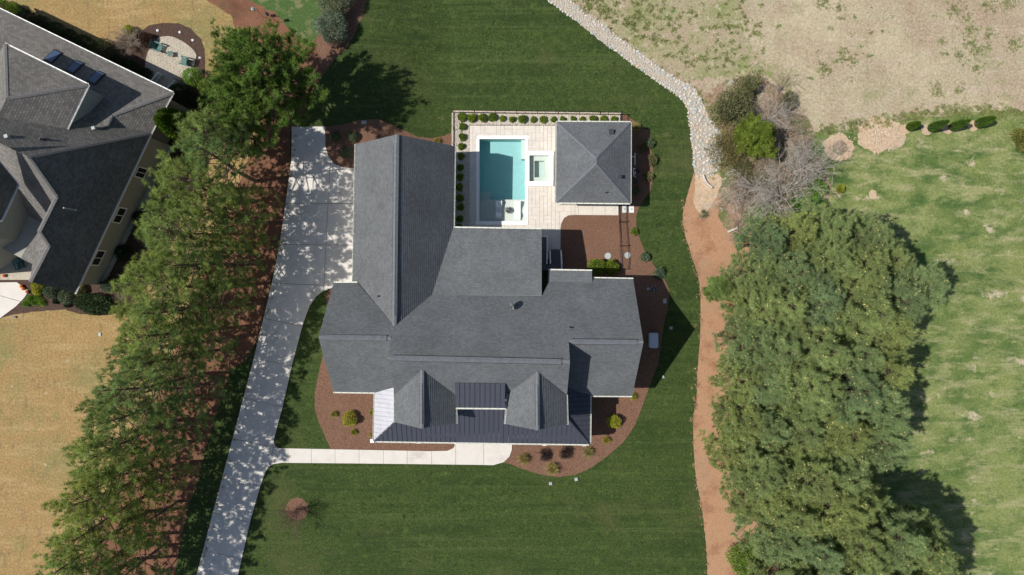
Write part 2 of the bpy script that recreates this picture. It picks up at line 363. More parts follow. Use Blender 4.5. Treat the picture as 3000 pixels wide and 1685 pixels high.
sheet('greening_meadow', [(1720,-300),(1725,30),(1811,100),(1918,180),(2010,235),(2110,225),(2230,215),(2290,250),(2335,300),(2320,220),(2240,180),(2190,130),(2170,60),(2190,-40),(2150,-300)], 2, M_meadowg, jit=10, step=7)
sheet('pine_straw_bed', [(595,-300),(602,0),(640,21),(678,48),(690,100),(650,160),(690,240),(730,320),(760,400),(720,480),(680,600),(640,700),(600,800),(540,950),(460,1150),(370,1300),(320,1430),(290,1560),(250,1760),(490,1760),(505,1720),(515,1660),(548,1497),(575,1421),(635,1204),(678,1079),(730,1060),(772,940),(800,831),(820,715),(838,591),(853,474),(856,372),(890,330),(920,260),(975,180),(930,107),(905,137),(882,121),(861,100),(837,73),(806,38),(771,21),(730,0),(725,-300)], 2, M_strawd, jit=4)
lawn = sheet('lawn', smooth_poly(lawnR, 3, False)+lawnL, 3, M_lawn, jit=1.6, step=9)
sheet('shrub_bed', smooth_poly([(930,107),(960,60),(985,-40),(1075,-60),(1068,25),(1040,95),(1015,140),(985,170),(945,200),(930,160)], 4), 4, M_mulch, jit=2)
sheet('straw_path', smooth_poly([(2034,503),(2014,572),(2001,629),(2006,682),(2031,766),(2050,832),(2052,965),(2043,1098),(2040,1180),(2030,1238),(2037,1385),(2052,1467),(2066,1569),(2074,1700),(2080,1800)], 3, False)+[(2500,1800),(2480,1500),(2420,1200),(2400,900),(2350,700),(2240,600),(2120,560),(2104,515),(2060,512)], 4, M_straw, jit=2)
sheet('leaf_litter', smooth_poly([(2060,300),(2090,262),(2150,230),(2210,222),(2270,250),(2310,290),(2345,330),(2380,370),(2375,430),(2420,500),(2430,560),(2410,620),(2340,660),(2250,690),(2160,690),(2110,650),(2105,590),(2106,520),(2112,450),(2110,390),(2085,340)], 4), 5, M_litter, jit=9, step=7)
sheet('bare_dirt', smooth_poly([(2040,505),(2070,500),(2112,520),(2108,560),(2085,600),(2060,640),(2035,600),(2035,550)], 4), 6, M_dirt, jit=6)
sheet('washed_dirt', smooth_poly([(2520,370),(2560,345),(2620,355),(2650,385),(2640,430),(2590,445),(2540,440),(2515,410)], 4), 2, M_dirt, jit=7, step=4)
# mulch beds
bedM1 = [(952,371),(999,366),(1051,352),(1103,349),(1137,359),(1168,375),(1200,389),(1223,401),(1265,405),(1303,397),(1330,386),(1330,445),(1100,520),(1060,500),(1038,493),(1005,491),(980,481),(964,462),(953,429)]
bedM2 = [(950,864),(975,842),(1060,842),(1060,1000),(1200,1200),(1400,1290),(1335,1299),(1329,1313),(1311,1321),(1263,1322),(1052,1318),(969,1316),(948,1270),(933,1235),(922,1197),(922,1149),(931,1107),(943,1052),(955,1000),(960,920),(955,880)]
bedM3 = [(1500,1301),(1500,1316),(1493,1337),(1476,1354),(1542,1378),(1590,1392),(1639,1398),(1687,1390),(1732,1371),(1784,1333),(1829,1292),(1860,1247),(1884,1185),(1905,1126),(1929,1064),(1939,991),(1944,957),(1956,905),(1961,864),(1956,836),(1940,808),(1922,786),(1891,740),(1875,702),(1864,662),(1864,634),(1874,603),(1905,560),(1913,520),(1914,460),(1906,432),(1904,380),(1880,377),(1866,359),(1845,345),(1832,333),(1818,337),(1818,600),(1811,630),(1683,629),(1667,630),(1653,638),(1645,654),(1642,668),(1640,800),(1700,1000),(1700,1300)]
sheet('mulch_bed', bedM1, 5, M_mulch, jit=.8); sheet('mulch_bed', bedM2, 5, M_mulch, jit=.8); sheet('mulch_bed', bedM3, 5, M_mulch, jit=.8)
sheet('tree_ring', [(871+33*math.cos(t*PI/16), 1491+33*math.sin(t*PI/16)) for t in range(32)], 5, M_mulch, jit=2)
ndbed = [(-60,-10),(20,8),(70,22),(115,50),(130,62),(200,100),(300,150),(340,125),(380,90),(414,93),(435,75),(476,67),(522,68),(560,84),(588,115),(599,146),(600,187),(600,240),(640,300),(610,345),(575,420),(560,500),(530,600),(490,700),(450,790),(400,870),(370,915),(304,924),(235,920),(190,907),(99,913),(38,922),(0,932),(-60,950)]
sheet('garden_bed', ndbed, 4, M_mulchd, jit=1.5)
# creek of rip-rap
creekL = [(1540,-60),(1604,0),(1648,33),(1694,66),(1756,116),(1828,169),(1880,207),(1928,242),(1973,271),(2001,294),(2015,318),(2018,345),(2025,390),(2029,432),(2034,500),(2045,520)]
creekR = [(1615,-60),(1669,0),(1721,38),(1763,69),(1811,107),(1852,138),(1918,187),(1984,231),(2029,252),(2053,287),(2067,321),(2094,366),(2115,390),(2116,449),(2108,490),(2085,520)]
creek = sheet('dry_creek_bed', creekL+creekR[::-1], 7, mg('creek_floor', [(.20, .17, .13), (.42, .36, .28), (.60, .53, .44)], 8, bmp=1.0, bd=.1), jit=2)
def rock_mesh(name, mat, seed, flat=.55):
    r = random.Random(seed); bm = bmesh.new(); bmesh.ops.create_icosphere(bm, subdivisions=1, radius=1)
    for v in bm.verts:
        v.co *= r.uniform(.7, 1.15); v.co.z *= flat
    for i in range(2):
        n = Vector((r.uniform(-1,1), r.uniform(-1,1), r.uniform(.2,.8))).normalized()
        bmesh.ops.bisect_plane(bm, geom=bm.verts[:]+bm.edges[:]+bm.faces[:], plane_co=n*.72, plane_no=n, clear_outer=True)
        bmesh.ops.holes_fill(bm, edges=[e for e in bm.edges if e.is_boundary])
    me = bpy.data.meshes.new(name); bm.to_mesh(me); bm.free(); me.materials.append(mat); return me
ROCKS = [rock_mesh('stone', M_rock, i) for i in range(8)]
def lerp_path(path, t):
    k = t*(len(path)-1); i = min(int(k), len(path)-2); f = k-i
    return (path[i][0]+(path[i+1][0]-path[i][0])*f, path[i][1]+(path[i+1][1]-path[i][1])*f)
big = []; small = []
def tryrock(x, y, r, lst, grid, k=1.55):
    key = (int(x//14), int(y//14))
    for a in (-1,0,1):
        for b in (-1,0,1):
            for (X, Y, R_) in grid.get((key[0]+a, key[1]+b), ()):
                if (X-x)**2+(Y-y)**2 < ((R_+r)*k/2)**2: return False
    grid.setdefault(key, []).append((x, y, r)); lst.append((x, y, r)); return True
grid = {}
rr = random.Random(3)
for _ in range(2600):
    if len(big) >= 298: break
    t = rr.random()**.6; low = t > .52
    u = rr.random() if low else (rr.uniform(0, .14) if rr.random() < .4 else rr.uniform(.72, 1.0))
    a, b = lerp_path(creekL, t), lerp_path(creekR, t)
    x, y = a[0]+(b[0]-a[0])*u, a[1]+(b[1]-a[1])*u
    if y < -20: continue
    tryrock(x, y, rr.uniform(5.0, 8.0) if low else rr.uniform(4.2, 6.5), big, grid)
for (x, y, r) in big:
    o = bpy.data.objects.new('stone', rr.choice(ROCKS)); o.location = G(x, y, .06); k = r*S
    o.scale = (k*rr.uniform(.95, 1.25), k*rr.uniform(.7, 1.0), k*rr.uniform(.7, 1)); o.rotation_euler = (rr.uniform(-.3,.3), rr.uniform(-.3,.3), rr.uniform(0, 6.3))
    COL.objects.link(o); o.parent = creek
for _ in range(16000):
    t = rr.random(); u = rr.uniform(-.03, 1.03)
    a, b = lerp_path(creekL, t), lerp_path(creekR, t)
    tryrock(a[0]+(b[0]-a[0])*u, a[1]+(b[1]-a[1])*u, rr.uniform(1.9, 4.2), small, grid, 1.5)
def joined_rocks(name, pts, mat, parent, seed=1, zoff=.03):
    r = random.Random(seed); VV = []; TT = []; nv = 0
    src = []
    for i in range(5):
        me = rock_mesh('tmp', mat, 50+i); me.calc_loop_triangles()
        src.append((np.array([v.co[:] for v in me.vertices]), np.array([t.vertices[:] for t in me.loop_triangles]))); bpy.data.meshes.remove(me)
    for (x, y, rd) in pts:
        v, t = r.choice(src); a = r.uniform(0, 6.3); k = rd*S; c, s_ = math.cos(a), math.sin(a)
        q = v*np.array([k*r.uniform(.9,1.3), k*r.uniform(.7,1), k]); q = q @ np.array([[c, s_, 0], [-s_, c, 0], [0, 0, 1]])
        VV.append(q+np.array(G(x, y, zoff)[:])); TT.append(t+nv); nv += len(v)
    me = np_mesh(name, np.concatenate(VV), np.concatenate(TT), mat); o = bpy.data.objects.new(name, me); COL.objects.link(o)
    if parent: o.parent = parent
    return tag(o, kind='stuff')
edge_s = [p for p in small if rr.random() < .55]; mid_s = [p for p in small if p not in set(edge_s)]
joined_rocks('small_stones', edge_s, M_rock, creek, 2); joined_rocks('gravel_stones', mid_s, M_rockt, creek, 3)
def weeds(name, cents, mat, n=70, r=22, L=.22, label=None, seed=4, h=.03):
    g = np.random.default_rng(seed); CC = []
    for (x, y, k) in cents:
        m_ = int(n*k*k)
        for _ in range(m_):
            a = g.normal(size=2)*r*k*.42; a[1] *= .8; c = G(x+a[0], y+a[1], h); CC.append(c[:])
    CC = np.repeat(np.array(CC), 12, 0)+g.normal(size=(len(CC)*12, 3))*np.array([.07, .07, .0]); D = g.normal(size=(len(CC), 3)); D[:, 2] = np.abs(D[:, 2])*.8+.3
    V, F3 = blades(CC, D, L*g.uniform(.5, 1.3, len(CC)), g.uniform(.03, .07, len(CC)), g)
    o = bpy.data.objects.new(name, np_mesh(name, V, F3, mat)); COL.objects.link(o); return tag(o, label, None, None, 'stuff')
# ================================================================== DRIVEWAY AND WALK
driveL = [(855,371),(853,474),(837,591),(819,715),(796,831),(770,940),(743,1052),(713,1166),(680,1290),(651,1400),(620,1515),(597,1605),(575,1685),(552,1770)]
driveR = [(673,1770),(697,1685),(732,1529),(760,1432),(776,1385),(786,1368),(800,1360),(825,1356)]
driveR2 = [(817,1313),(807,1309),(802,1297),(803,1284),(826,1197),(855,1069),(881,969),(893,931),(906,897),(926,868),(947,852),(972,844),(1060,843),(1060,493),(1038,492),(1005,491),(980,481),(964,462),(953,429),(952,371)]
drive_poly = driveL+driveR+driveR2
drive = sheet('driveway', drive_poly, 6, M_joint)
cuts = [((800,479),(1100,479)),((800,596),(1100,597)),((800,716),(1100,719)),((700,826),(1100,842)),((770,932),(890,957)),((741,1049),(857,1073)),((713,1166),(827,1193)),((678,1285),(800,1310)),((651,1394),(762,1426)),((621,1501),(738,1532)),((599,1611),(705,1639))]
GAPJ = .55
prev = None; bands = []
for c in cuts+[None]:
    p = drive_poly
    if prev: p = clip_line(p, prev[0], prev[1], 1, GAPJ)
    if c: p = clip_line(p, c[0], c[1], -1, GAPJ)
    bands.append(p); prev = c
for i, p in enumerate(bands):
    if i == len(bands) or len(p) < 3: continue
    if i <= 3:
        a, b = (972, 371), (949, 840)
        for sd_ in (1, -1):
            q = clip_line(p, a, b, sd_, GAPJ) if i > 0 else (p if sd_ == 1 else [])
            if len(q) > 2: slab('slab', q, .11, .14, M_conc, drive)
    elif i == 8:
        for sd_ in (1, -1):
            q = clip_line(p, (800,1312), (793,1362), sd_, GAPJ)
            if len(q) > 2: slab('slab', q, .11, .14, M_conc, drive)
    else: slab('slab', p, .11, .14, M_conc, drive)
walk_poly = [(817,1313.5),(845,1314),(1052,1318),(1263,1322),(1311,1321),(1329,1313),(1335,1299),(1335,1270),(1500,1270),(1500,1316),(1493,1337),(1476,1354),(1445,1363),(1398,1362),(1052,1358),(825,1356)]
walk = sheet('front_walk', walk_poly, 6, M_joint)
xs = [817-.1,844,912,981.5,1052,1123,1193,1264.6,1335,1417,1501]
for i in range(10):
    q = clip_rect(walk_poly, xs[i]+.4, 1200, xs[i+1]-.4, 1400)
    if len(q) > 2: slab('slab', q, .115, .14, M_walk, walk)
# ================================================================== POOL TERRACE
ZT = -DROP
deck = sheet('pool_deck', [(1374,366),(1645,366),(1645,599),(1812,599),(1812,631),(1683,630),(1667,631),(1653,639),(1645,655),(1643,668),(1642,760),(1372,760)], 6, M_groove)
PO = (1395.5, 397, 1548, 658); SP = (1538, 442, 1622, 544)
tile_regions = [[(1376,368),(1640,368),(1640,396),(1376,396)], [(1376,396),(1394.5,396),(1394.5,658.6),(1376,658.6)],
                [(1549,396),(1640,396),(1640,441),(1549,441)], [(1549,545),(1640,545),(1640,658.6),(1549,658.6)],
                [(1640,603),(1694,603),(1694,629),(1683,629),(1667,630),(1653,638),(1645,654),(1643,658.6),(1640,658.6)],
                [(1373,659.4),(1643,659.4),(1642,668),(1641,740),(1373,740)], [(1622.7,441),(1640,441),(1640,545),(1622.7,545)]]
occ = {}; MODU = 11.5; tl = []; rr = random.Random(11)
for j in range(0, 34):
    for i in range(0, 29):
        if (i, j) in occ: continue
        opts = [(2,1),(1,2),(2,2),(1,1),(3,1),(1,3),(3,2)]; rr.shuffle(opts)
        for (w_, h_) in opts+[(1,1)]:
            if all((i+a, j+b) not in occ for a in range(w_) for b in range(h_)) and (w_, h_) != (1,1) or (w_, h_) == (1,1):
                for a in range(w_):
                    for b in range(h_): occ[(i+a, j+b)] = 1
                tl.append((1374+i*MODU, 367+j*MODU, w_*MODU, h_*MODU)); break
for (x, y, w_, h_) in tl:
    for reg in tile_regions:
        q = clip_rect(reg, x+.28, y+.28, x+w_-.28, y+h_-.28)
        if len(q) > 2 and abs(area2(q)) > 24: slab('tile', q, .085+rr.uniform(-.004,.004), .06, M_stamp, deck)
for x0_, x1_ in ((1694.8,1734.6),(1735.4,1772.6),(1773.4,1811.6)):
    slab('slab', [(x0_,600),(x1_,600),(x1_,629.6),(x0_,629.6)], .085, .06, M_stamp, deck)
# gravel bed with stone edging
gravel = sheet('gravel_bed', [(1330,331),(1817,338),(1817,368),(1375.5,368),(1372.5,672),(1327,672)], 6, M_gravel)
pts = []; rr = random.Random(5)
while len(pts) < 3600:
    x, y = rr.uniform(1331,1817), rr.uniform(332,668)
    if (y < 367 and y > 331+(x-1330)*.0145) or (x < 1375): pts.append((x, y, rr.uniform(.8,1.8)))
joined_rocks('pebbles', pts, rockmat('pebble', [(.62,.57,.48),(.72,.68,.60),(.45,.40,.33),(.66,.62,.56),(.35,.31,.27)]), gravel, 8, .06)
edging = thing('stone_edging', 'low pale stone edging wall around two sides of the gravel bed beside the north lawn', 'stone edging', G(1327,326))
rr = random.Random(6); em = []
for i in range(64):
    t = i/64; x = 1326+t*495; y = 323.5+t*7.2; em.append((x, y, 7.3, 7.2))
for i in range(13): em.append((1323.5, 331+i*7.6, 6.0, 7.2))
for (x, y, a, b) in em:
    q = [(x, y), (x+a, y), (x+a, y+b), (x, y+b)]
    slab('stone', [(u+rr.uniform(-.4,.4), v+rr.uniform(-.4,.4)) for u, v in q], .14+rr.uniform(-.02,.02), .16, M_edgest, edging)
# pool
pool = thing('swimming_pool', 'rectangular swimming pool with white coping and turquoise water beside the pool house', 'swimming pool', P(1470,530,ZT))
def bx(mb, x0, y0, x1, y1, z0, z1, m=0):   # box given by the pixel rectangle of its TOP face
    a = P(x0, y0, z1); b = P(x1, y1, z1)
    return mb.box(((a.x+b.x)/2, (a.y+b.y)/2, (z0+z1)/2), (abs(b.x-a.x), abs(b.y-a.y), z1-z0), m=m)
CZ = ZT+.105
for nm, r in (('coping', (1396,397,1549,407.3)), ('coping', (1393.5,648,1546.5,658.5)), ('coping', (1395,407.5,1404.3,647.8)), ('coping', (1539,407.5,1548,647.8))):
    bx(MB(), *r, ZT-.08, CZ).build(nm, M_coping, pool)
WZ = ZT-.02; FZ = ZT-1.32
mb = MB()
A = P(1404.5, 407.5, CZ-.03); B = P(1539, 648, CZ-.03)
def wbox(mb, x0, x1, y0, y1, z0, z1, m=0): return mb.box(((x0+x1)/2, (y0+y1)/2, (z0+z1)/2), (x1-x0, y1-y0, z1-z0), m=m)
x0, x1, y0, y1 = A.x, B.x, B.y, A.y
wbox(mb, x0-.3, x1+.3, y0-.3, y1+.3, FZ-.2, FZ, 1)
for q in ((x0-.25, x0, y0-.2, y1+.2), (x1, x1+.25, y0-.2, y1+.2), (x0, x1, y0-.25, y0), (x0, x1, y1, y1+.25)): wbox(mb, *q, FZ, ZT+.015, 1)
mb.build('basin', [M_plaster, M_plastd], pool)
ys = P(1470, 585, ZT-.3).y
wbox(MB(), x0, x1, y0, ys, FZ, ZT-.30).build('tanning_ledge', M_plaster, pool)
for k in range(4):
    zz = ZT-.42-k*.3; wbox(MB(), x0, x0+1.05-k*.0, ys-1.05+.28*k, ys+.0+.28*k+.0, FZ, zz).build('step', M_plaster, pool) if k < 1 else wbox(MB(), x0, x0+1.05+.0, ys, ys+.3*k, FZ, ZT-.3-.28*k).build('step', M_plaster, pool)
mb = MB(); xb = P(1527,440,ZT-.4).x; yb = P(1530,466,ZT-.4).y
wbox(mb, xb, x1, yb, y1, FZ, ZT-.42); mb.build('bench', M_plaster, pool)
m, nt, bs = base_mat('pool_water'); nt.nodes.remove(bs)
out = nt.nodes['Material Output']; trn = N(nt, 'ShaderNodeBsdfTransparent'); gl = N(nt, 'ShaderNodeBsdfGlossy'); gl.inputs['Roughness'].default_value = .04
fr = N(nt, 'ShaderNodeFresnel'); fr.inputs[0].default_value = 1.33; ms = N(nt, 'ShaderNodeMixShader'); va = N(nt, 'ShaderNodeVolumeAbsorption')
va.inputs['Color'].default_value = (.40, .80, .83, 1); va.inputs['Density'].default_value = .22
bp = N(nt, 'ShaderNodeBump'); bp.inputs['Strength'].default_value = .7; bp.inputs['Distance'].default_value = .05
nt.links.new(noi(nt, coords(nt), 4.5, 3, .55, .6), bp.inputs['Height']); nt.links.new(bp.outputs[0], fr.inputs['Normal']); nt.links.new(bp.outputs[0], gl.inputs['Normal'])
nt.links.new(fr.outputs[0], ms.inputs[0]); nt.links.new(trn.outputs[0], ms.inputs[1]); nt.links.new(gl.outputs[0], ms.inputs[2]); nt.links.new(ms.outputs[0], out.inputs['Surface']); nt.links.new(va.outputs[0], out.inputs['Volume'])
M_water = m
wbox(MB(), x0-.04, x1+.04, y0-.04, y1+.04, FZ-.05, WZ).build('water', M_water, pool)
# spa
spa = thing('spa', 'small square raised spa with wide white rim between the pool and the pool house', 'spa', P(1580,492,ZT))
SZ = ZT+.42
for r in ((1539,442,1622,455),(1537.5,531,1621,544.5),(1538.5,455.2,1551,530.8),(1608.5,455.2,1621.5,530.8)): bx(MB(), *r, ZT-.05, SZ).build('rim', M_coping, spa)
A = P(1551, 455, SZ-.02); B = P(1608.5, 531, SZ-.02); a0, a1, b0, b1 = A.x, B.x, B.y, A.y
mb = MB()
for q in ((a0-.1, a0, b0-.1, b1+.1), (a1, a1+.1, b0-.1, b1+.1), (a0, a1, b0-.1, b0), (a0, a1, b1, b1+.1)): wbox(mb, *q, SZ-1.4, SZ-.05)
wbox(mb, a0-.1, a1+.1, b0-.1, b1+.1, SZ-1.5, SZ-1.3); mb.build('basin', M_plaster, spa)
c = P(1565.5, 471.5, SZ-.7); d = P(1594.5, 520, SZ-.7); mb = MB()
for q in ((a0, c.x, b0, b1), (d.x, a1, b0, b1), (c.x, d.x, c.y, b1), (c.x, d.x, b0, d.y)): wbox(mb, *q, SZ-1.3, SZ-.62)
mb.build('seat', M_plaster, spa)
wbox(MB(), a0+.0-.03, a1+.03, b0-.03, b1+.03, SZ-1.35, SZ-.12).build('water', M_water, spa)
# loungers in the pool
def lounger(px, py, label):
    o = thing('pool_lounger', label, 'lounger', P(px, py, ZT-.3), 'in-pool loungers on the tanning ledge')
    mb = MB(); pr = [(-.92,.42),(-.80,.46),(-.55,.36),(-.30,.20),(-.05,.10),(.20,.16),(.42,.27),(.60,.24),(.80,.12),(.92,.05)]
    w_ = .31; n = len(pr)
    v = [Vector((x*w_, -y, z+.10)) for (y, z) in pr for x in (-1, 1)]+[Vector((x*w_, -y, max(0, z-.02)*.9)) for (y, z) in pr for x in (-1, 1)]
    v = [q+o.location for q in v]
    f = []
    for i in range(n-1):
        f.append((2*i, 2*i+2, 2*i+3, 2*i+1)); k = 2*n
        f.append((k+2*i, k+2*i+1, k+2*i+3, k+2*i+2)); f.append((2*i, k+2*i, k+2*i+2, 2*i+2)); f.append((2*i+1, 2*i+3, k+2*i+3, k+2*i+1))
    k = 2*n; f.append((0,1,k+1,k)); f.append((k-2, 2*k-2, 2*k-1, k-1))
    mb.add(v, f).build('shell', M_pvc, o, smooth=False)
lounger(1461.5, 617, 'white curved lounger at the shaded left side of the tanning ledge')
lounger(1516, 618, 'white curved lounger in full sun at the right of the tanning ledge')
# ------------------------------------------------------------------ plants
def rotm(a):
    c, s_ = math.cos(a), math.sin(a); return np.array([[c, s_, 0], [-s_, c, 0], [0, 0, 1]])
def blades(C, D, L, W, rng):
    """one thin triangle per row: base centre C, direction D, length L, width W"""
    n = len(C); D = D/np.linalg.norm(D, axis=1, keepdims=True)
    r = rng.normal(size=(n, 3)); sd_ = np.cross(D, r); sd_ /= np.linalg.norm(sd_, axis=1, keepdims=True)
    a = C-sd_*W[:, None]/2; b = C+sd_*W[:, None]/2; c = C+D*L[:, None]
    V = np.stack([a, b, c], 1).reshape(-1, 3); return V, np.arange(3*n).reshape(-1, 3)
def tubes(segs, n=5):
    VV = []; TT = []; k = 0
    for (a, b, r0, r1) in segs:
        a = np.array(a); b = np.array(b); d = b-a; L = np.linalg.norm(d)
        if L < 1e-5: continue
        d /= L; u = np.cross(d, [0.13, 0.31, .94]); u /= np.linalg.norm(u); q = np.cross(d, u)
        t = np.arange(n)*2*PI/n; ring = np.cos(t)[:, None]*u+np.sin(t)[:, None]*q
        VV += [a+ring*r0, b+ring*r1]
        for i in range(n):
            j = (i+1) % n; TT += [(k+i, k+j, k+n+j), (k+i, k+n+j, k+n+i)]
        k += 2*n
    return np.concatenate(VV), np.array(TT)
def pine_meshes(key, h, R, seed, leaf, dense=1.0, base=.35, cones=0, nl=46, nb=17, ln=(.20, .38)):
    rng = np.random.default_rng(seed)
    lean = rng.normal(size=2)*.02*h
    def tp(t): return np.array([lean[0]*t*t+.12*math.sin(t*5+seed), lean[1]*t*t+.12*math.cos(t*4+seed), h*t])
    tr = []; r0 = .011*h+.04
    for i in range(9):
        a, b = i/9, (i+1)/9; tr.append((tp(a), tp(b), r0*(1-a*.86), r0*(1-b*.86)))
    V, F3 = tubes(tr, 8); trunk = np_mesh('trunk', V, F3, M_bark, smooth=True)
    limbs = []; C = []; D = []
    for i in range(nl):
        t = base+(0.985-base)*((i+rng.random()*.8)/nl)**.85
        q = (t-base)/(1-base); prof = (min(1, .62+1.6*q) if q < .25 else 1)*(1-max(0, q-.25)/.75)**.62+.10
        L = R*prof*rng.uniform(.72, 1.15); az = i*2.399+rng.normal()*.35; up = rng.uniform(.05, .35)+.55*q
        p = tp(t); d = np.array([math.cos(az)*math.cos(up), math.sin(az)*math.cos(up), math.sin(up)])
        seg = 5; pts_ = [p]
        for k in range(seg):
            d = d+np.array([rng.normal()*.10, rng.normal()*.10, .06]); d /= np.linalg.norm(d); pts_.append(pts_[-1]+d*L/seg)
        rb = .015+.013*L
        for k in range(seg): limbs.append((pts_[k], pts_[k+1], rb*(1-k/seg*.8), rb*(1-(k+1)/seg*.8)))
        ns = int((4+L*2.1)*dense)
        for s_ in range(ns):
            u = rng.uniform(.38, 1.0); kk = min(int(u*seg), seg-1); bp_ = pts_[kk]+(pts_[kk+1]-pts_[kk])*(u*seg-kk)
            dd = pts_[kk+1]-pts_[kk]; dd /= np.linalg.norm(dd)
            side = np.cross(dd, [0, 0, 1]); side /= np.linalg.norm(side)+1e-6
            sd2 = dd*rng.uniform(.3, .9)+side*rng.choice([-1, 1])*rng.uniform(.4, 1)+np.array([0, 0, rng.uniform(-.1, .55)]); sd2 /= np.linalg.norm(sd2)
            sl = min(L*.42, 1.25)*rng.uniform(.35, 1)*(1.15-u*.45)
            e = bp_+sd2*sl; limbs.append((bp_, e, .014, .006))
            nt_ = 2+int(sl*4)
            for k in range(nt_):
                c = bp_+sd2*sl*(.35+.65*(k+1)/nt_)+rng.normal(size=3)*.07
                C.append(c); D.append(sd2+np.array([0, 0, .45]))
        C.append(pts_[-1]); D.append(d)
    C = np.array(C); D = np.array(D)
    Cb = np.repeat(C, nb, 0)+rng.normal(size=(len(C)*nb, 3))*.035
    Db = np.repeat(D/np.linalg.norm(D, axis=1, keepdims=True), nb, 0)*.55+rng.normal(size=(len(C)*nb, 3))*.62
    V, F3 = blades(Cb, Db, rng.uniform(ln[0], ln[1], len(Cb)), rng.uniform(ln[2] if len(ln) > 2 else .028, ln[3] if len(ln) > 2 else .048, len(Cb)), rng)
    crown = np_mesh('crown', V, F3, leaf)
    V, F3 = tubes([s_ for s_ in limbs], 3); lm = np_mesh('limbs', V, F3, M_bark)
    cm = None
    if cones:
        sel = C[rng.random(len(C)) < cones]; sel = sel+np.array([0, 0, .16])
        V, F3 = blades(np.repeat(sel, 3, 0), rng.normal(size=(len(sel)*3, 3)), np.full(len(sel)*3, .10), np.full(len(sel)*3, .07), rng)
        cm = np_mesh('cones', V, F3, M_cone)
    return (trunk, lm, crown, cm)
def put_tree(name, meshes, loc, rz, sc_, label, cat, group, names=('trunk', 'limbs', 'crown', 'cones')):
    o = thing(name, label, cat, loc, group); o.rotation_euler = (0, 0, rz); o.scale = sc_ if isinstance(sc_, tuple) else (sc_,)*3
    for nm, me in zip(names, meshes):
        if me is None: continue
        c = bpy.data.objects.new(nm, me); COL.objects.link(c); c.parent = o
        if nm in ('limbs', 'cones', 'crown'): c['kind'] = 'stuff'
    return o
rt = random.Random(21)
PV = [pine_meshes('a', 15, 3.9, 100+i, L_pine, .50, .24, cones=.01, nl=42, nb=24, ln=(.22,.42,.022,.04)) for i in range(4)]
GV = [pine_meshes('g', 12, 3.2, 200+i, L_pineg, 1.25, .22, cones=.08, nl=58, nb=26, ln=(.20,.36,.018,.032)) for i in range(4)]
# row between the tan lawn and the driveway
row = [(742,452,12.8),(752,528,13.6),(702,590,14.6),(738,655,13),(684,715,15.2),(694,780,14.6),(644,840,15),(652,902,13.6),(606,962,14.2),(600,1030,13.4),(572,1098,14.2),(545,1165,14.4),(520,1232,14.6),(512,1300,13.6),(480,1365,14.8),(468,1432,13.8),(438,1500,14.4),(422,1570,14),(395,1640,15),(372,1715,15)]
row += [(640,560,9.5),(602,690,10),(560,800,10),(515,905,9),(505,1010,9.5),(455,1140,9),(410,1260,9.5),(372,1385,9)]
row += [(782,655,9),(752,770,9),(715,880,9),(680,990,8.5),(645,1110,8.5),(605,1220,8.5),(560,1350,8),(520,1470,8),(480,1600,8)]
for i, (x, y, h) in enumerate(row):
    k = h/15
    put_tree('pine_tree', PV[i % 4], G(x, y), rt.uniform(0, 6.3), (k*rt.uniform(.92,1.08)*(1.38 if i > 27 else 1), k*rt.uniform(.92,1.08)*(1.38 if i > 27 else 1), k), f'tall pine, {ORD[i]} from the top of the row left of the driveway' if i < 20 else (f'shorter pine on the tan-lawn side of the driveway row, {ORD[i-20]} from the top' if i < 28 else f'shorter pine nearest the driveway edge, {ORD[i-28]} from the top'), 'pine tree', 'pines in the row beside the driveway')
put_tree('pine_tree', pine_meshes('b', 10.9, 5.5, 301, leafmat('big_pine_needles', [(.08,.15,.025), (.14,.22,.035), (.22,.29,.055)]), 1.9, .24, nl=80), P(843, 300, 0), .4, 1.0, 'broad open pine standing above the driveway end, shadow falling on the lawn', 'pine tree', None)
put_tree('evergreen_tree', pine_meshes('b', 7.5, 1.9, 302, L_pinel, 2.0, .12, nl=46), P(748, 350, 0), 2.4, 1.0, 'narrow yellow-green evergreen at the lower left edge of the broad open pine', 'tree', None)
put_tree('evergreen_tree', pine_meshes('b', 8.5, 2.0, 303, L_pinel, 2.0, .12, nl=46), P(770, 425, 0), 1.4, 1.0, 'narrow yellow-green evergreen at the top end of the driveway pine row', 'tree', None)
# the grove (crown centres as they show)
gr = [(2250,705,9),(2335,680,9.5),(2430,672,10),(2530,700,10),(2610,760,10),(2655,850,10),(2215,800,9),(2310,790,11),(2420,780,12),(2520,800,12),(2590,870,11.5),
      (2180,905,9),(2270,900,11),(2370,900,12),(2480,910,12.5),(2570,965,11.5),(2170,1010,9.5),(2260,1010,11),(2360,1020,12),(2470,1030,12),(2555,1080,11.5),
      (2150,1110,9),(2240,1120,11),(2340,1130,12),(2450,1140,12.5),(2540,1190,11.5),(2140,1220,9.5),(2230,1240,11),(2330,1250,12),(2440,1260,12.5),(2540,1290,12),(2120,1330,9),(2210,1350,11),(2320,1370,12),(2430,1370,12),(2180,1450,10),(2290,1480,12),(2400,1470,12),(2480,1440,12),
      (2250,1560,10),(2360,1580,12),(2470,1560,12),(2570,1530,12),(2650,1580,12),(2290,1680,11),(2400,1690,12),(2510,1670,12),(2620,1680,12),(2710,1650,11.5),(2330,1790,12),(2460,1790,12),(2590,1800,12),(2720,1760,12)]
rowsg = {}
for i, (x, y, h) in enumerate(gr):
    if x < 2200 and y > 800: x += 26
    k = h/12; c = P(x, y, h*.62); c.z = T((c.x/S)+1500, 842.5-c.y/S); q = int((y-640)//115)
    rowsg.setdefault(q, []).append((x, k, c))
